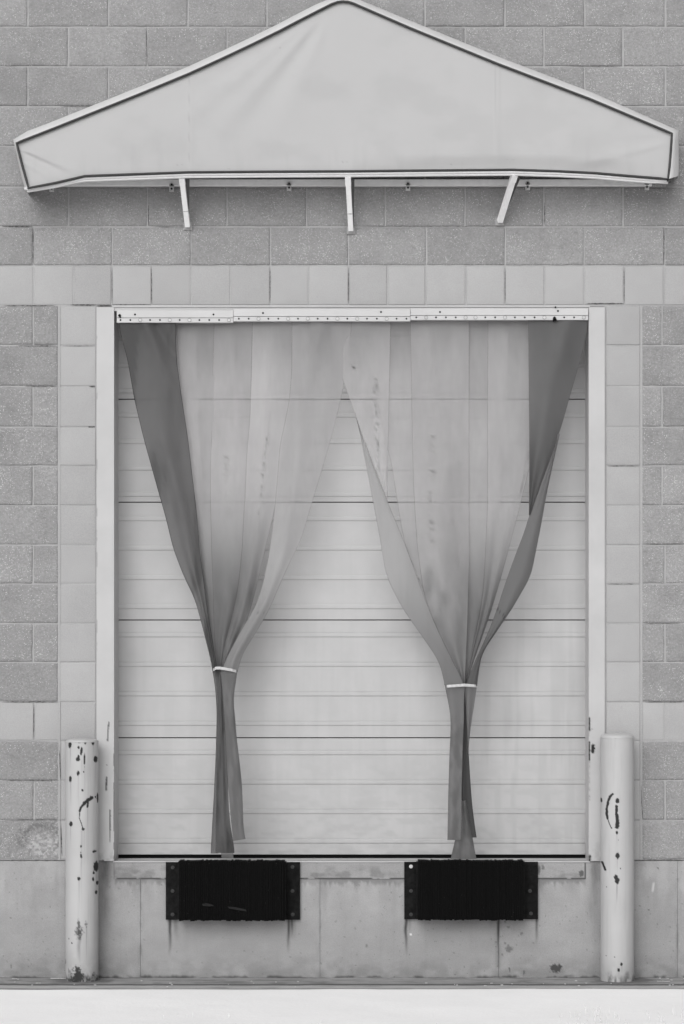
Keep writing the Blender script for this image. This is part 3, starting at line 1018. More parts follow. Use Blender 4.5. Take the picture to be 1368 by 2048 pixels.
def left_dirt_shade(m):
    X, Y = m.X, m.Y
    m.add(0.38 * (1 - sm(0.1, 1.3, np.hypot((X - 450) / 60, (Y - 1190) / 90))) * (0.5 + 0.5 * fbm(X / 20, Y / 30, 3)))
    m.add(0.86 * sm(930, 1240, Y) * (0.72 + 0.28 * fbm(X / 18, Y / 70, 13)))  # shade of the stacked, tilted strips painted in towards the tie
    m.add(0.30 * np.exp(-((Y - 640) / 45.0) ** 2))  # shade below the rail painted as a dark band


def marks(x0, y0, x1, y1, a=0.4):
    def f(m):
        left_dirt_shade(m)
        L = math.hypot(x1 - x0, y1 - y0); i = 0
        rr = random.Random(int(x0))
        while i < L:
            t = i / L
            m.blob(x0 + (x1 - x0) * t, y0 + (y1 - y0) * t, 2.6, rr.uniform(2, 4), a * rr.uniform(.4, 1), 0.5, 1.2)
            i += rr.uniform(7, 16)
    return f


def l1c(X, Y):
    v = 0.010 * np.exp(-((X - (290 + (Y - 645) * 0.42)) / 9) ** 2) * (1 - sm(700, 860, Y))
    v = v - 0.012 * np.exp(-((X - (308 + (Y - 645) * 0.62)) / 8) ** 2) * (1 - sm(690, 790, Y))
    v = v + 0.012 * np.exp(-((X - interp([(300, 780), (330, 900), (375, 1060), (405, 1200), (425, 1345)], Y.ravel()).reshape(X.shape)) / 16) ** 2) * sm(780, 900, Y)
    return v


def l1m(m):
    m.add(0.6 * (1 - sm(640, 700, m.Y)) * sm(0.3, 0.6, fbm(m.X / 25, m.Y / 12, 3)) * (1 - sm(250, 330, m.X)))
    m.add(0.35 * sm(0.45, 0.7, fbm(m.X / 22, m.Y / 160, 23)))


def ecrease(X, Y):
    return 0.010 * np.exp(-((X - interp([(640, 660), (612, 760), (600, 860), (585, 1000), (560, 1120)], Y.ravel()).reshape(X.shape)) / 14) ** 2) * (1 - sm(1000, 1150, Y))


def em(m):
    X, Y = m.X, m.Y
    m.add(0.30 * np.exp(-((Y - 640) / 30.0) ** 2))  # painted shade just under the rail
    m.add(0.45 * (1 - sm(0.0, 1.2, np.hypot((X - 550) / 20, (Y - 1185) / 28))) * (0.3 + 0.7 * fbm(X / 5, Y / 5, 3)))
    m.add(0.16 + 0.44 * sm(1050, 1330, Y))  # gather shade painted in, deeper near the tie
    m.stroke([(509, 1222), (516, 1226), (524, 1229), (528, 1224)], 1.2, .7)
    rr = 1 - sm(0, 16, interp(E_r, Y.ravel()).reshape(X.shape) - X)
    m.add(0.22 * rr * sm(800, 900, Y))


full = 1345
strip(A_l, A_r, 640, full, -0.035, 0.066, M_VINYL, left_dirt_shade)
strip(B_l, B_r, 640, full, -0.027, 0.073, M_VINYL, left_dirt_shade)
strip(C_l, C_r, 640, full, -0.019, 0.080, M_VINYL, marks(450, 900, 462, 1090, .5))
strip(D_l, D_r, 640, full, -0.011, 0.087, M_VINYL, marks(533, 880, 515, 1060, .8))
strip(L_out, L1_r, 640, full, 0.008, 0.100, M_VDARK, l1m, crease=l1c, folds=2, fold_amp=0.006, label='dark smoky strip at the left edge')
strip(E_l, E_r, 640, full, -0.003, 0.110, M_VINYL, em, crease=ecrease, folds=1.2, label='strip swinging left from the middle of the opening')

# tails under the left tie
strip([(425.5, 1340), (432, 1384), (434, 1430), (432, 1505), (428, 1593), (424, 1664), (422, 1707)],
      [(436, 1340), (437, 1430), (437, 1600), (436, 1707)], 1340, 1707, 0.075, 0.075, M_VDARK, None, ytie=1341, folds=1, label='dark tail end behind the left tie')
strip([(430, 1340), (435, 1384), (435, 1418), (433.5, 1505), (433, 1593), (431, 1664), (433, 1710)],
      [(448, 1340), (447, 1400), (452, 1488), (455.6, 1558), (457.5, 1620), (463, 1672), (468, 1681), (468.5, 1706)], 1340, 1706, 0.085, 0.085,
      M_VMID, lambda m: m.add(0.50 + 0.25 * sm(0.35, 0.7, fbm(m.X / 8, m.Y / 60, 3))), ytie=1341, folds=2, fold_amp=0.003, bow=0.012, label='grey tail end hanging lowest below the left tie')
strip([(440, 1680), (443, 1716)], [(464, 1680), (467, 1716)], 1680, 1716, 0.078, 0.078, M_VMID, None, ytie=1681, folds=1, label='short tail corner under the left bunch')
strip([(441, 1340), (445, 1384), (447.5, 1418), (450, 1453), (454, 1540), (459, 1600), (463, 1650), (467, 1681)],
      [(475, 1340), (468.6, 1384), (466, 1400), (469, 1420), (473, 1474), (478, 1514), (483.7, 1567), (485.4, 1611), (487, 1660), (491, 1680)],
      1340, 1680, 0.108, 0.108, M_VINYL, lambda m: m.add(0.70 + 0.08 * sm(0.35, 0.7, fbm(m.X / 10, m.Y / 50, 3))), ytie=1341, folds=1, bow=0.010, botslope=-4)  # tail darkened evenly: shade of the bunched vinyl painted in

# ---- right bunch
F_mid = [(662, 640), (662, 649), (666, 690), (676, 727), (688.6, 768), (709, 825), (725.5, 874), (742, 919), (774.6, 1003), (795, 1052), (812, 1094), (833, 1152), (852, 1205), (871, 1251), (898, 1308), (918.5, 1348), (929, 1369)]
F_r = [(781, 640), (780, 700), (778.7, 764), (776.7, 846), (775, 940), (774.8, 1003)]
F_out = [(709, 823), (721, 870), (732, 927), (746, 1001), (757, 1057), (766.5, 1114), (772, 1148), (789, 1186), (810, 1224), (837, 1262), (863, 1300), (878.6, 1323), (890, 1369)]
G_l = [(747, 640), (749, 772), (758, 821), (767, 866), (783, 927), (793, 993), (801, 1042), (811, 1095), (835, 1150), (865, 1230), (905, 1320), (925, 1369)]
G_r = [(863, 640), (866, 720), (877, 792), (884, 866), (895, 940), (905, 1038), (913, 1087), (918.5, 1167), (924, 1258), (929, 1369)]
H_l = [(821, 640), (824, 846), (827, 960), (829, 1004), (835, 1095), (839, 1125), (848, 1190), (875, 1260), (905, 1320), (926, 1369)]
H_r = [(938, 640), (938, 1000), (938.7, 1114), (935.6, 1213), (932.6, 1304), (929.5, 1369)]
I_l = [(901, 640), (901, 846), (905, 1000), (912, 1120), (920, 1250), (929, 1369)]
I_r = [(1017, 640), (1016, 784), (1012, 886), (1000, 1001), (991, 1068), (981, 1144), (972, 1205), (960, 1250), (932, 1369)]
J_l = [(976, 640), (975, 886), (975.6, 1000), (970.6, 1114), (966, 1190), (958, 1236), (943, 1304), (931, 1369)]
J_r = [(1094, 640), (1093, 743), (1086, 784), (1075, 846), (1065, 903), (1059, 936), (1045, 989), (1038, 1020), (1023, 1076), (1004, 1148), (985, 1213), (966, 1270), (947, 1323), (933, 1369)]
K_l = [(1057, 640), (1059, 886), (1059, 936), (1058, 1030)]
K_fold = [(1118, 840), (1112, 886), (1094, 936), (1073, 993), (1059, 1030), (1050, 1061), (1031, 1110), (1012, 1163), (994.6, 1217), (977.5, 1262), (958.5, 1304), (943, 1338), (932, 1369)]
K_out = [(1175, 640), (1174, 660), (1167.6, 694), (1159, 727), (1143, 780), (1122.5, 854), (1106, 927), (1092, 993), (1083.6, 1042), (1074, 1091), (1065.6, 1133), (1061, 1154), (1042, 1186), (1027, 1213), (1004, 1247), (981, 1281), (965, 1304), (961, 1320), (957, 1345), (954, 1369)]


def right_dirt_shade(m):
    X, Y = m.X, m.Y
    m.add(0.26 * np.exp(-((Y - 640) / 30.0) ** 2))  # rail shade painted across the strip tops
    m.add(0.03 + 0.10 * sm(0.5, 0.8, fbm(X / 25, Y / 120, 27)) + 0.03 + 0.50 * sm(1000, 1320, Y) * sm(0.2, 0.7, fbm(X / 18, Y / 50, 17)))  # random dirt, then painted shade of the gather lower down


def rdark(m):
    right_dirt_shade(m)
    m.add(0.84 * sm(960, 1250, m.Y) * (0.8 + 0.2 * fbm(m.X / 14, m.Y / 70, 37)))  # deep shade between the stacked strips, painted in


def gm(m):
    right_dirt_shade(m)
    m.add(0.7 * (1 - sm(0.0, 1.2, np.hypot((m.X - 858) / 24, (m.Y - 1165) / 55) + m.k * 0.3)) * (0.5 + 0.5 * fbm(m.X / 6, m.Y / 9, 3)))
    for y in range(860, 1090, 14):
        m.blob(863 + (y % 5) - 2, y, 2.2, 4, .45 + (y % 3) * .1, .5, 1.2)


def fm_text(m):
    m.add(0.28 * np.exp(-((m.Y - 640) / 30.0) ** 2))  # top band: shade of the rail painted on
    m.blob(707, 733, 2.5, 3, .9, .4, 1.5); m.blob(710, 729, 2, 2, .9, .5, 1.5)
    rr = random.Random(5)
    # rubbed-off printed line running down the strip
    for i, y in enumerate(np.arange(756, 940, 9)):
        if 830 < y < 842 or 858 < y < 866: continue
        x = 750 + (y - 756) * 0.035
        m.stroke([(x - 2.5, y), (x + 2, y + rr.uniform(-2, 2)), (x + rr.uniform(-3, 3), y + 5)], 0.9, .62, 1.0)


def foldm(m):
    X, Y = m.X, m.Y
    m.add(0.34 + 0.34 * sm(1130, 1369, Y))  # shading of the folded flap painted in, darker towards the tie
    m.add(0.40 * (1 - sm(0.0, 1.2, np.hypot((X - 822) / 30, (Y - 1205) / 34))) * (0.3 + 0.7 * fbm(X / 6, Y / 6, 3)))
    m.add(0.3 * (1 - sm(0, 5, X - interp(F_out, Y.ravel()).reshape(X.shape))))


def fop(X, Y): return np.full_like(X, 0.30)


def hm(m):
    gm(m)
    m.add(0.72 * sm(1090, 1330, m.Y) * (0.8 + 0.2 * fbm(m.X / 20, m.Y / 40, 47)))  # painted gather shade over the lower strip


def jm(m):
    rdark(m)
    edge = interp(J_r, m.Y.ravel()).reshape(m.X.shape)
    m.add(0.5 * np.exp(-((edge - m.X - 5) / 4) ** 2) * sm(830, 900, m.Y) * (1 - sm(1040, 1100, m.Y)) * sm(0.35, 0.6, fbm(m.X / 4, m.Y / 9, 3)))


def kc(X, Y):
    return 0.014 * np.exp(-((X - interp([(1140, 640), (1105, 760), (1085, 900), (1070, 1030)], Y.ravel()).reshape(X.shape)) / 20) ** 2)


R = 1372
strip(I_l, I_r, 640, R, -0.035, 0.066, M_VINYL, rdark, ytie=R)
strip(J_l, J_r, 640, R, -0.027, 0.074, M_VINYL, jm, ytie=R)
strip(G_l, G_r, 640, R, -0.027, 0.082, M_VINYL, gm, ytie=R)
strip(H_l, H_r, 640, R, -0.017, 0.091, M_VINYL, hm, ytie=R, bow=0.008)
K_top = K_out[:6] + [(1117, 868), (1110, 890), (1094, 936), (1073, 993), (1060.5, 1030)]
fo_ = strip(F_mid[:9], F_r, 640, 1002, -0.007, 0.060, M_VINYL, fm_text, ytie=1002, label='strip hanging just right of the middle, with a rubbed-off printed line')
strip(F_out, F_mid[5:], 826, R, 0.058, 0.112, M_VINYL, foldm, ytie=R, opac=fop, bow=0.010, label='folded strip sweeping down to the right tie', folds=1)
strip(K_l, K_top, 640, 1030, 0.006, 0.050, M_VMID, lambda m: m.add(0.12 + 0.45 * sm(780, 1000, m.Y) + 0.15 * fbm(m.X / 20, m.Y / 90, 3)), ytie=1028, crease=kc, label='dark smoky strip at the right edge')
strip(K_fold, K_out, 868, R, 0.052, 0.106, M_VMID, lambda m: (m.add(0.22 + 0.3 * sm(1150, 1369, m.Y)),  # fold shading painted in, growing towards the tie
      m.stroke([(995, 1217), (1001, 1226), (1007, 1230), (1009, 1238)], 1.3, .8), m.add(0.2 * sm(0.4, 0.7, fbm(m.X / 20, m.Y / 30, 3)))),
      ytie=R, opac=lambda X, Y: np.full_like(X, 0.22), bow=0.012, folds=1, label='folded dark strip with a crack, sweeping down to the right tie')

# tails under the right tie
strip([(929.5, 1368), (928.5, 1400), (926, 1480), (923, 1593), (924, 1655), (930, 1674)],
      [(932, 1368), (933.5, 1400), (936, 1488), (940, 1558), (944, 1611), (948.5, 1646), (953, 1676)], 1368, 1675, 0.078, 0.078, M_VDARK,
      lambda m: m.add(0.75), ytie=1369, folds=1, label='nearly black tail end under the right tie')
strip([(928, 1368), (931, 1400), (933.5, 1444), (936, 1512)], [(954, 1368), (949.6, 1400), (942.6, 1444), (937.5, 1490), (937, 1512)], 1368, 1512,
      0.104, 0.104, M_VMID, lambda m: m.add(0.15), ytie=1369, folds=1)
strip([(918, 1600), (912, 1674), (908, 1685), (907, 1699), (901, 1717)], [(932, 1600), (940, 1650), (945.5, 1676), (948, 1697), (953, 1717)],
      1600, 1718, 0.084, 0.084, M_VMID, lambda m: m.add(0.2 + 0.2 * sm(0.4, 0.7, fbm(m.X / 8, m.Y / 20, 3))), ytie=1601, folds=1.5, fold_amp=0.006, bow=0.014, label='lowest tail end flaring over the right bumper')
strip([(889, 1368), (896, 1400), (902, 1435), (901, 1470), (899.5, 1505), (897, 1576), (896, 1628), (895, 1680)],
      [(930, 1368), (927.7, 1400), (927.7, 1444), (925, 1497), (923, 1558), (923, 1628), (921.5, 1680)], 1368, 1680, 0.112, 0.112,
      M_VINYL, lambda m: (m.add(0.70 + 0.08 * sm(0.4, 0.7, fbm(m.X / 14, m.Y / 30, 3))), m.blob(905, 1612, 1.5, 5, .6), m.stroke([(904, 1474), (909, 1470), (914, 1463)], .8, .6)), ytie=1369, opac=fop, folds=1, bow=0.010)  # even dark tone paints the bunch's shade; blob and stroke are marks

# ---- ties
GT = 'perforated straps round the curtain bunches'


def tie(pts, r0, label, droop=0.0):
    c = at((pts[0][0] + pts[-1][0]) / 2, pts[0][1], 0.09)
    e = empty('curtain_tie', c, label, 'strap', GT)
    m = MB(); n = len(pts)
    hh = 0.0070
    fr = [Vector(at(x, y, d)) for (x, y, d) in pts]
    bk_ = [Vector(at(x, y, 0.06)) for (x, y, d) in pts][::-1]
    loop = fr + bk_
    b = len(m.v); L = len(loop)
    ctr = sum(loop, Vector()) / L
    for p in loop:
        o = (Vector((p.x, p.y, 0)) - Vector((ctr.x, ctr.y, 0))).normalized() * 0.0012
        for (dz, s_) in ((-hh, 1), (hh, 1), (hh, -1), (-hh, -1)):
            m.v.append((p.x + o.x * s_, p.y + o.y * s_, p.z + dz))
    for i in range(L):
        j = (i + 1) % L
        for k in range(4): m.f.append((b + 4 * i + k, b + 4 * j + k, b + 4 * j + (k + 1) % 4, b + 4 * i + (k + 1) % 4))
    m.build('band', M_TIE, e)
    hm = MB()
    tot = len(pts) - 1
    for i in range(11):
        t = (i + 0.8) / 12 * tot; k = int(t); f = t - k
        p = fr[k].lerp(fr[k + 1], f)
        hm.disc((p.x, p.y - 0.0030, p.z), 0.0026, 0.002, 6)
    hm.build('perforation', M_GALV, e, stuff=True)


tie([(423.5, 1344, .085), (427, 1340, .112), (432, 1336, .122), (440, 1336, .127), (452, 1338, .128), (465, 1340.5, .124), (475.5, 1343.5, .10)], 0, 'white perforated strap tied round the left curtain bunch')
tie([(888.5, 1372.5, .10), (896, 1372.3, .124), (910, 1371.5, .132), (928, 1370, .134), (940, 1371, .132), (949, 1371.8, .124), (954.5, 1372.3, .10)], 0, 'white perforated strap tied round the right curtain bunch')

# ================================================================== AWNING
aw = empty('awning', (0, 0, 4.1), 'pale gable-shaped canvas awning with dark piping fixed above the door', 'awning')


def adep(px, py):
    return 0.09 + 0.125 * np.clip(py / 350.0, -0.1, 1.15)


TOPL = [(33, 286), (60, 275.5), (110, 256), (190, 224), (280, 188), (379, 147), (450, 114.5), (505, 88.5), (560, 61.5), (598, 41.5), (636, 22), (664, 8), (676, 3.8), (686, 2.8)]
TOPR = [(696, 3.5), (707, 7), (820, 56), (996, 128), (1180, 198), (1344, 267)]
BOT = [(57, 376), (110, 366), (170, 352), (280, 348), (375, 344.5), (530, 343.3), (700, 342.5), (850, 341), (1025, 339.5), (1120, 342.5), (1190, 346), (1260, 352), (1336, 358)]
top = TOPL + TOPR
nU, nV = 420, 110
LEFTE = [(33, 286), (57, 376)]; RIGHTE = [(1344, 267), (1342, 300), (1339, 335), (1336, 358)]
U = np.linspace(0, 1, nU)
tx = np.linspace(33, 1344, nU); ty = np.interp(tx, [p[0] for p in top], [p[1] for p in top])
bx = 57 + (1336 - 57) * U; by = np.interp(bx, [p[0] for p in BOT], [p[1] for p in BOT])
V = np.linspace(0, 1, nV)[:, None]
AX = tx[None] * (1 - V) + bx[None] * V
AY = ty[None] * (1 - V) + by[None] * V


def ridge(x0, y0, x1, y1, wd, a, grow=0.0):
    L = math.hypot(x1 - x0, y1 - y0); dx, dy = (x1 - x0) / L, (y1 - y0) / L
    s_ = (AX - x0) * dx + (AY - y0) * dy; n_ = -(AX - x0) * dy + (AY - y0) * dx
    w_ = wd * (0.5 + grow * np.clip(s_ / L, 0, 1))
    return a * np.exp(-(n_ / w_) ** 2) * sm(0, 0.2 * L, s_) * (1 - sm(0.55 * L, L, s_))


W_ = (ridge(650, 25, 370, 330, 13, .0045, 1.6) - ridge(655, 25, 440, 330, 14, .004, 1.7) + ridge(640, 25, 290, 300, 12, .004, 1.8)
      - ridge(640, 25, 230, 280, 13, .003, 1.8) + ridge(660, 30, 520, 340, 14, .0025, 1.6)
      + ridge(36, 295, 175, 352, 7, .005, 1.0) - ridge(38, 300, 150, 356, 6, .004, 1.0) + ridge(40, 320, 120, 366, 6, .003, 1)
      + ridge(1340, 285, 1090, 345, 10, .003, 1.0) - ridge(1340, 275, 1120, 300, 12, .002, 1.0))
hb_ = AY - by[None]
W_ = W_ + 0.010 * sm(720, 900, AX) * (1 - sm(1200, 1330, AX)) * sm(-34, -4, hb_) * -1.0
W_ = W_ * 1.5 + 0.003 * (fbm(AX / 200, AY / 100, 3) - 0.5)
for sx in (378, 990):
    W_ = W_ + 0.0016 * (1 / (1 + np.exp(-(AX - sx) / 1.0)))
    W_ = W_ - 0.0016 * (1 / (1 + np.exp(-(AX - sx - 9) / 1.5)))
AD = adep(AX, AY) + W_ + 0.012 * np.sin(math.pi * np.broadcast_to(V, AX.shape)) * np.sin(math.pi * np.broadcast_to(U[None], AX.shape))
k = (D - AD) / D
P = np.stack([CX + (AX - CXP) / S * k, -AD, H + (HP - AY) / S * k], -1).reshape(-1, 3) - np.array(aw.location[:])
mk = Mask(AX, AY)
mk.add(0.10 * sm(0.5, 0.75, fbm(AX / 90, AY / 60, 81)) + 0.08 * sm(0.55, 0.8, fbm(AX / 14, AY / 90, 83)) * sm(250, 340, AY))
for (x, y) in ((355, 330), (363, 330), (686, 324), (693, 324), (1014, 319.5), (1026, 319.5), (560, 95), (458, 338), (903, 329)): mk.blob(x, y, 1.5, 1.2, .45, .6, 1.0)
for sx in (378, 990):
    mk.add(0.26 * np.exp(-((AX - sx) / 0.9) ** 2))
mk.add(0.2 * np.exp(-((AX - 990 - 9) / 0.9) ** 2))
o = link('canvas_front', P, gridfaces(nU, nV), M_CANVAS, aw, True, {'stain': mk.m.ravel()})


def dens(pts, step=12):
    out = []
    for (a, b), (c, d_) in zip(pts[:-1], pts[1:]):
        n = max(1, int(math.hypot(c - a, d_ - b) / step))
        for i in range(n): out.append((a + (c - a) * i / n, b + (d_ - b) * i / n))
    out.append(pts[-1]); return out


loopi = top + RIGHTE[1:] + BOT[::-1][1:] + [(45, 333)]
lp = dens(loopi + [loopi[0]], 14)[:-1]
pm = MB(); pm.tube([at(x, y, float(adep(x, y)) + 0.012) for x, y in lp], 0.0062, 8, True)
pm.build('piping', M_PIPE, aw, True)
# side band: rolls over from the piping and runs back to the wall
ins = top + RIGHTE[1:]
outs = []
for (x, y) in top:
    if x < 640: outs.append((x - 5, y - 13))
    elif x < 740: outs.append((x + (x - 686) * 0.14, y - 11))
    else: outs.append((x + 5, y - 13))
outs[0] = (26.5, 279); outs[1] = (55, 262); outs[-1] = (1357, 261)
outs += [(1358, 295), (1358, 335), (1357, 352)]
ins = [(57, 376), (45, 333)] + ins; outs = [(50, 379), (38, 332)] + outs


def densp(a, b, step=14):
    A, B = [], []
    for i in range(len(a) - 1):
        n = max(1, int(math.hypot(a[i + 1][0] - a[i][0], a[i + 1][1] - a[i][1]) / step))
        for j in range(n):
            t = j / n
            A.append((a[i][0] + (a[i + 1][0] - a[i][0]) * t, a[i][1] + (a[i + 1][1] - a[i][1]) * t))
            B.append((b[i][0] + (b[i + 1][0] - b[i][0]) * t, b[i][1] + (b[i + 1][1] - b[i][1]) * t))
    A.append(a[-1]); B.append(b[-1]); return A, B


IA, OB = densp(ins, outs)
rows = []
for (a, b) in zip(IA, OB):
    dd = float(adep(*a))
    r = []
    for t in np.linspace(0, 1, 8):
        x = a[0] + (b[0] - a[0]) * t; y = a[1] + (b[1] - a[1]) * t
        de = dd + 0.012 - 0.05 * (1 - math.cos(t * math.pi / 2)) + 0.004 * math.sin(t * math.pi)
        r.append(at(x, y, de))
    e = at(b[0], b[1], dd - 0.038)
    r.append((e[0], -max(0.01, (dd - 0.04) * 0.5), e[2])); r.append((e[0], -0.008, e[2]))
    rows.append(r)
sv = [tuple(Vector(q) - aw.location) for r in rows for q in r]
sf = [q for q in gridfaces(10, len(rows))]
sf = [q[::-1] for q in sf]
link('side_band', sv, sf, M_RIM, aw, True)
# front frame tube and its twin seam under the canvas
ft = MB()
bp = dens([(54, 380)] + [(x, y + 5.0) for x, y in BOT[1:]], 16)
ft.tube([at(x, y, 0.218) for x, y in bp], 0.0068, 10)
f2 = MB(); f2.tube([at(x, y + 4.6 if 150 < x < 1300 else y + 3.0, 0.214) for x, y in bp], 0.0066, 10)
ft.build('front_tube', M_TUBE, aw, True); f2.build('lower_tube', M_TUBE, aw, True)
cap = MB(); cap.box(*[at(49, 0, .218)[0], at(57, 0, .218)[0]], -0.225, -0.195, at(0, 380, .218)[2], at(0, 374, .218)[2], 0.001); cap.build('corner_cap', M_GALV, aw)
cap = MB(); cap.box(*[at(1333, 0, .218)[0], at(1341, 0, .218)[0]], -0.225, -0.195, at(0, 364, .218)[2], at(0, 358, .218)[2], 0.001); cap.build('corner_cap', M_PIPE, aw)
# bottom return of the right cheek
wb_ = MB(); wb_.pbox(100, 1304, 358.5, 371, 0.008, 0.036, 0.001); wb_.build('wall_bar', M_ALU, aw)
for i, (x, y) in enumerate(((103, 373), (343, 373), (578, 371), (816, 371), (1055.5, 369.5), (1294, 369.5))):
    c = MB()
    c.pbox(x - 4.6, x + 4.6, y - 1, y + 10, 0.006, 0.020, 0.0012)
    c.disc(at(x, y - 3, 0.042), 0.0115, 0.006, 12)
    c.pbox(x - 4.6, x + 4.6, y - 3, y - 0.5, 0.010, 0.042, 0.0)
    cl = c.build('mounting_clip', M_GALV, aw)
    b = MB(); b.disc(at(x, y - 4, 0.047), 0.005, 0.006, 8); b.disc(at(x, y + 4, 0.026), 0.0055, 0.007, 8)
    b.build('bolt', M_BOLT, cl)
for (a, b_, col) in (((364, 355, .2), (375.5, 452, .02), 1), ((696, 354, .205), (702, 460, .02), 1), ((1029, 349, .205), (999.5, 443, .02), 0)):
    s_ = MB(); s_.bar(at(*a), at(*b_), 0.0255, 0.025)
    st_ = s_.build('strut', M_ALU, aw)
    A = Vector(at(*a)); B = Vector(at(*b_)); t = (B - A)
    c = MB(); c.bar(A - t * 0.02, A + t * 0.14, 0.029, 0.029); c.build('sleeve', M_ALU, st_)
    if col: c = MB(); c.bar(A + t * 0.66, A + t * 0.68, 0.0275, 0.0275); c.build('joint_ring', M_GALV, st_)
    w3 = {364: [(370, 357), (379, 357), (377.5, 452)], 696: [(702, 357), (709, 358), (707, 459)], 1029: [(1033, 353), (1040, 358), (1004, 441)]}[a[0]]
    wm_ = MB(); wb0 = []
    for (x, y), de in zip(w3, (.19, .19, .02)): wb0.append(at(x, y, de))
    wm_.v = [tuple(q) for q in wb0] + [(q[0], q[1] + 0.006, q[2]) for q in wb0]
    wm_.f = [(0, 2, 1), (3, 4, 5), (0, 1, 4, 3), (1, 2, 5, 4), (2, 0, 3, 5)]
    wm_.build('strut_shade_side', M_STRUT_SHADE, st_)  # dark wedge added to colour in the strut's shaded side
    c = MB(); p = at(b_[0], b_[1], 0.01); c.box(p[0] - 0.022, p[0] + 0.022, -0.012, -0.004, p[2] - 0.02, p[2] + 0.02, 0.001); c.build('foot_plate', M_SMOOTH, st_)

# ================================================================== BUMPERS
GB = 'black rubber dock bumpers under the door'


def bumper(px0, px1, pad0, pad1, y0, y1, label, bolts_):
    e = empty('dock_bumper', at((px0 + px1) / 2, y1, 0.0), label, 'dock bumper', GB)
    for (a, b, fl) in ((px0, pad0 + 1, 1), (pad1 - 1, px1, -1)):
        m = MB(); m.pbox(a, b, y0 + 2, y1 - 1.5, 0.006, 0.020, 0.0015)
        if fl > 0: m.pbox(b - 4, b, y0 + 2, y1 - 1.5, 0.02, 0.085, 0.001)
        else: m.pbox(a, a + 4, y0 + 2, y1 - 1.5, 0.02, 0.085, 0.001)
        pl = m.build('end_plate', M_STEEL, e)
        for (x, y, pale) in bolts_:
            if a < x < b:
                k_ = MB(); k_.ring(at(x, y, 0.022), 0.004, 0.010, 0.003, 10); k_.disc(at(x, y, 0.0275), 0.0075 if pale else 0.0062, 0.008, 6)
                k_.build('bolt', M_BOLTPALE if pale else M_BOLT, pl)
    m = MB(); x = pad0
    while x < pad1 - 1:
        wd = min(random.uniform(3.4, 5.2), pad1 - x)
        m.pbox(x, x + wd - 0.25, y0 + random.uniform(-1, 1.3), y1 + random.uniform(-0.8, 1.6), 0.012, 0.108 + random.uniform(-0.003, 0.003), 0.0012)
        x += wd
    m.build('rubber_plies', M_RUBBER, e, stuff=True)
    s_ = MB(); s_.pbox(pad0 + 0.5, pad1 - 0.5, y0 + 3, y1 - 2, 0.008, 0.100); s_.build('pad_core', M_RUBBER, e)
    return e


b1 = bumper(331.5, 600, 358, 569, 1722.5, 1841, 'left laminated black rubber dock bumper, two faint scuffs across it',
            ((345.5, 1735, 0), (345, 1782, 0), (345, 1829, 0), (585, 1734, 0), (585, 1782, 0), (585.5, 1829, 0)))
b2 = bumper(808.5, 1076, 836, 1047, 1722, 1840, 'right laminated black rubber dock bumper with a pale upper left bolt',
            ((822, 1733, 1), (822, 1782, 0), (822, 1829, 0), (1060, 1782, 0), (1062, 1827, 0)))
sf_ = MB()
M_SCUFF = plain('pale_scuff', 0.011, 0.8, 0.2)
for pts, p_ in (([(404, 1808), (412, 1806), (424, 1809), (428, 1812), (418, 1813), (406, 1812)], b1), ([(455, 1813), (470, 1814), (492, 1819), (493, 1823), (480, 1821), (458, 1817)], b1)):
    b = len(sf_.v)
    for (x, y) in pts:
        q = at(x, y, 0.1125); sf_.v.append(q)
    sf_.f.append(tuple(range(b, b + len(pts)))[::-1])
sf_.build('scuff_mark', M_SCUFF, b1, stuff=True)
# little rubber crumbs caught in the plies
fl_ = MB(); rr = random.Random(3)
for i in range(26):
    cx0 = 358 if i % 2 else 836
    x, y = cx0 + rr.uniform(4, 207), rr.choice((rr.uniform(1724, 1730), rr.uniform(1770, 1838)))
    fl_.disc(at(x, y, 0.1125), rr.uniform(0.0008, 0.0017), 0.001, 5)
fl_.build('lint_speck', M_BOLT, b2, stuff=True)

# ================================================================== BOLLARDS
GBO = 'white steel bollards guarding the door'


def bollard(cxp, rpx, ytop, depth, maskf, label, dome, caplab):
    r = rpx / S * (D - depth) / D
    c = at(cxp, 0, depth); zt = at(0, ytop, depth)[2]
    e = empty('bollard', (c[0], -depth, 0), label, 'bollard', GBO)
    na = 180; ny = 300
    zs = np.linspace(zt - 0.002, -0.02, ny); th = np.linspace(0, 2 * math.pi, na, endpoint=False)
    T, Z = np.meshgrid(th, zs)
    px = cxp + rpx * np.sin(T); py = HP + (H - Z) / ((D - depth) / D) * S
    front = np.cos(T) > -0.1
    m = Mask(px, py); maskf(m)
    st = np.where(front, m.m, 0)
    dz = m.dirt if hasattr(m, 'dirt') else np.zeros_like(px)
    rr = r - 0.0006 * st
    P = np.stack([rr * np.sin(T), -rr * np.cos(T), Z], -1).reshape(-1, 3)
    f = []
    for j in range(ny - 1):
        for i in range(na):
            a = j * na + i; b = j * na + (i + 1) % na
            f.append((a, a + na, b + na, b))
    link('post', P, f, M_BOLL, e, True, {'stain': st.ravel(), 'dirt': np.where(front, np.clip(dz, 0, 1), 0).ravel()})
    # domed cap, slightly proud of the post
    prof = [(r + 0.0012, -0.004), (r + 0.0012, 0.0), (r - 0.002, 0.002)] + [(r * math.cos(a) * 0.985, 0.002 + dome * math.sin(a)) for a in np.linspace(0.12, math.pi / 2, 8)]
    v = []; n = 64
    for (q, z) in prof:
        for i in range(n):
            a = 2 * math.pi * i / n; v.append((q * math.sin(a), -q * math.cos(a), zt + z))
    f = [((j) * n + i, (j) * n + (i + 1) % n, (j + 1) * n + (i + 1) % n, (j + 1) * n + i) for j in range(len(prof) - 1) for i in range(n)]
    link('cap', v, f, M_BOLL, e, True)
    return e


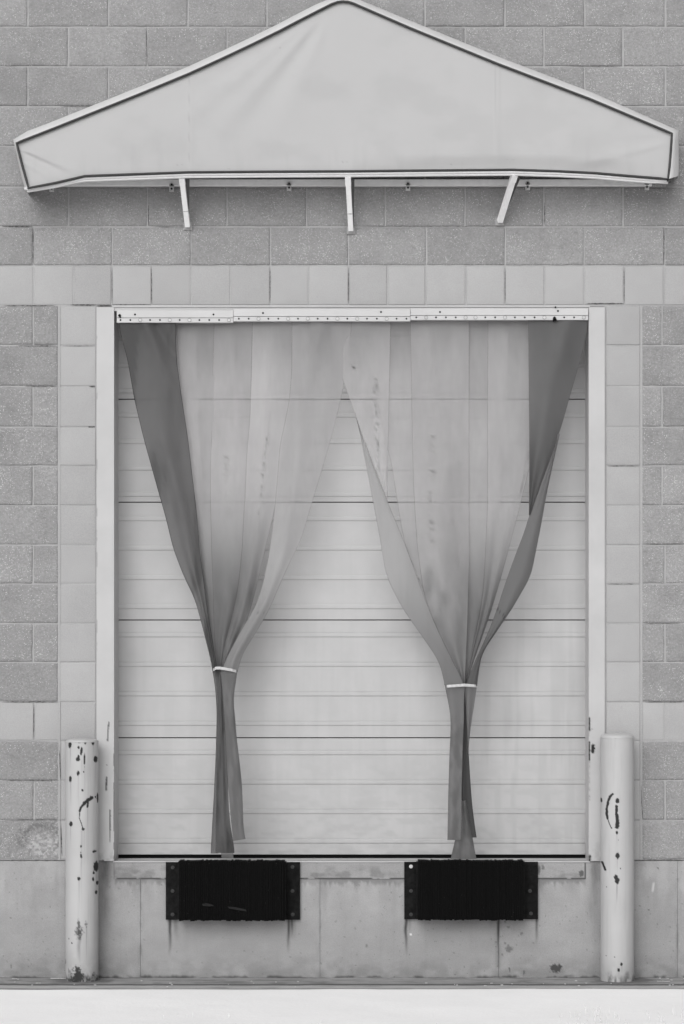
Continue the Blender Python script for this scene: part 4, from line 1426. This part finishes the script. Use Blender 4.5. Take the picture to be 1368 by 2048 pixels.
def bl_mask(m):
    X, Y = m.X, m.Y
    for b in ((143, 1489.6, 4, 6.5), (162, 1482.5, 9, 2.2), (174.6, 1484, 2, 4), (188.6, 1485, 2.6, 4.5), (161.4, 1494, 2.3, 2.8), (167.5, 1500, 2.4, 6), (166, 1506, 2, 4),
              (173, 1518, 1.6, 13), (160, 1518, 4.5, 4), (161.5, 1512, 2, 4), (193, 1518, 3.2, 7), (160.6, 1545, 3, 4.8), (144, 1557, 3.2, 6.2), (168.8, 1579, 2.2, 2.3),
              (171.4, 1542, 1, 1.5), (170.5, 1656, 3, 2.5), (145.6, 1646, 3.8, 4.5), (166, 1690, 2, 2.4), (165.5, 1702, 1.2, 1.4), (166.4, 1709.5, 2.6, 4.2), (191, 1701.5, 4, 2.6),
              (193.6, 1732, 4.2, 10), (190, 1744, 2, 3), (189, 1756.5, 2, 3.8), (195.7, 1765, 2, 4), (193.6, 1783, 2, 3.6), (162, 1754.5, 3.2, 3.6), (193, 1593, 1.2, 2), (196, 1595, 1.2, 9),
              (141, 1875, 1, 1.6), (147.5, 1883, 1.2, 1.6), (131.5, 1921, 1.6, 6)):
        m.blob(*b, 0.96, 0.16, 0.7)
    m.stroke([(186, 1594), (180, 1599), (172, 1606)], 3.6, .97, .8, .2); m.stroke([(172, 1606), (166, 1613), (164, 1620)], 2.2, .97, .8, .2)
    m.stroke([(180, 1600), (178.6, 1612)], 1.8, .97, .6, .2); m.stroke([(164, 1620), (162.7, 1634), (167, 1645), (170, 1656)], 0.9, .9, .4, .3)
    m.add(0.85 * (1 - sm(0.4, 1.25, np.hypot((X - 162.5) / 8, (Y - 1862) / 12) + m.j * 1.4)))
    m.add(0.75 * (1 - sm(0.4, 1.25, np.hypot((X - 162) / 3.6, (Y - 1844) / 9) + m.j * 1.4)))
    m.add(0.6 * (1 - sm(0.4, 1.2, np.hypot((X - 176) / 2.6, (Y - 1845) / 6) + m.j * 1.6)))
    m.add(0.93 * (1 - sm(0.5, 1.15, np.hypot((X - 158) / 15, (Y - 1950) / 20) + (m.j + m.k) * 1.3)))
    m.add(0.85 * sm(1943, 1958, Y + 40 * (fbm(X / 5, Y / 14, 14) - 0.5) + 5 * np.abs(X - 164) / 33) * (0.55 + 0.45 * sm(0.35, 0.55, fbm(X / 3, Y / 4, 15))))
    p = m.m.copy()
    m.m = np.zeros_like(X)
    for x, y0, y1, wd, a in ((144, 1496, 1545, 1.2, .5), (161, 1550, 1640, 1.4, .35), (168, 1520, 1570, 1, .35), (173, 1531, 1600, 1.2, .4), (189, 1490, 1515, 1, .4), (145, 1563, 1620, 1.4, .45),
                             (178.6, 1613, 1690, 1, .55), (167, 1660, 1850, 2, .4), (172, 1660, 1760, 1.2, .35), (167, 1714, 1780, 1.3, .5), (162, 1758, 1830, 1.8, .4), (162.5, 1868, 1945, 4, .8),
                             (176.5, 1850, 1950, 1.5, .65), (194, 1745, 1800, 1.6, .5), (145, 1650, 1700, 1.1, .4), (193, 1525, 1600, 1.2, .3)):
        m.streak(x, y0, y1, wd, a)
    m.add(0.16 * sm(0.5, 0.72, fbm(X / 4, Y / 70, 24)) * sm(150, 165, X))
    m.add(0.35 * sm(1880, 1950, Y) * sm(0.3, 0.6, fbm(X / 12, Y / 16, 34)))
    m.dirt = m.m; m.m = p


def br_mask(m):
    X, Y = m.X, m.Y
    m.stroke([(1222, 1587), (1217, 1591.5), (1213.7, 1601), (1211.3, 1614), (1211, 1628), (1212.7, 1635)], 2.3, .97, .8, .2)
    m.stroke([(1212.7, 1635), (1216, 1646), (1219.8, 1654)], 0.9, .9, .3, .3); m.blob(1219.8, 1654, 1.6, 1.6, .9)
    m.stroke([(1229.5, 1611), (1230, 1625)], 2.6, .97, .9, .2); m.stroke([(1230.6, 1628), (1231.3, 1640), (1231, 1652)], 3.8, .97, .9, .2)
    for b in ((1231.5, 1600, 4, 5.5), (1230.6, 1663, 2.2, 3.4), (1232, 1709, 4, 6), (1228.5, 1751, 4, 4.5), (1231, 1758, 4.2, 7), (1201.8, 1600, 1.6, 4.5), (1239.3, 1924.6, 2.6, 3.4), (1234, 1935.6, 2.6, 3.4),
              (1237.7, 1734, 1, 1.5), (1205, 1474, 4, 1), (1227, 1474, 4, 1), (1233, 1678, .8, .8), (1211, 1772, 1, 1), (1226, 1910, 1.2, 1.2), (1210, 1909, 1, 1)):
        m.blob(*b, .96, .16, .7)
    m.stroke([(1203, 1723), (1206, 1731), (1208.5, 1738)], 2.0, .97, .6, .2)
    m.add(0.8 * sm(1938, 1958, Y + 34 * (fbm(X / 9, Y / 18, 44) - 0.5)) * sm(0.3, 0.6, fbm(X / 8, Y / 22, 47)) * (0.6 + 0.4 * fbm(X / 2, Y / 3, 4)))
    p = m.m.copy(); m.m = np.zeros_like(X)
    m.streak(1230.5, 1764, 1815, 1.4, .8); m.streak(1231, 1714, 1750, 1, .55); m.streak(1230, 1666, 1705, 1.2, .3); m.streak(1234, 1935, 1955, 2, .5); m.streak(1240, 1926, 1950, 2, .5)
    m.add(0.25 * sm(1900, 1950, Y) * sm(0.3, 0.6, fbm(X / 12, Y / 16, 36)))
    m.add(0.12 * sm(0.5, 0.72, fbm(X / 4, Y / 90, 28)))
    m.dirt = m.m; m.m = p


bollard(164, 32.8, 1482.5, 0.10, bl_mask, 'white bollard left of the door, heavily chipped with rust streaks down its front', 0.014, '')
bollard(1234.5, 33.6, 1474, 0.10, br_mask, 'white bollard right of the door, cleaner, with a few black paint chips', 0.020, '')

# ================================================================== SMALL THINGS ON THE GROUND
gr = MB(); rr = random.Random(9)
for (cx0, sp, n, h0) in ((1145, 14, 14, 0.05), (1108, 12, 10, 0.03), (1090, 18, 8, 0.02), (1258, 12, 10, 0.025), (1292, 10, 14, 0.05), (1348, 14, 10, 0.03), (1185, 10, 5, .02), (860, 4, 4, 0.012), (400, 30, 6, 0.012), (500, 8, 3, .01), (640, 20, 3, 0.01)):
    for i in range(n):
        x = (cx0 + rr.gauss(0, sp) - 684) / S; dd = rr.uniform(1.25, 1.75)
        h = h0 * rr.uniform(.4, 1.1); lx = rr.uniform(-.6, .6) * h; w_ = 0.0011
        b = len(gr.v)
        gr.v += [(x - w_, -dd, -0.02), (x + w_, -dd, -0.02), (x + w_ * .8 + lx * .5, -dd, h * .6), (x - w_ * .8 + lx * .5, -dd, h * .6), (x + lx, -dd - .004, h)]
        gr.f += [(b, b + 1, b + 2, b + 3), (b + 3, b + 2, b + 4)]
M_GRASS = plain('dry_pale_grass', 0.58, 0.8)
go = gr.build('dry_grass', M_GRASS, stuff=True); go['label'] = 'sparse dry pale grass blades on the bright ground'
fk = MB()
for i in range(34):
    x = rr.uniform(-1.75, 1.75); dd = rr.choice((rr.uniform(.03, .25), rr.uniform(.24, .38))); s_ = rr.uniform(.002, .006)
    fk.box(x - s_, x + s_, -dd - s_ * .7, -dd + s_ * .7, 0.0015, 0.004 + s_ * .2)
for (x, dd, a, b) in ((1320, .17, .028, .012), (120, .06, .035, .01), (30, .07, .02, .008), (850, .235, .006, .005), (90, .24, .01, .004), (206, .31, .008, .006)):
    x = (x - 684) / S
    for j in range(5):
        q = rr.uniform(-a, a); fk.box(x + q - a * .35, x + q + a * .35, -dd - b * rr.uniform(.3, 1), -dd + b * .4, 0.0018, 0.005)
fk_o = fk.build('paint_flakes', M_TIE, stuff=True); fk_o['label'] = 'scattered white paint flakes on the concrete at the wall foot'
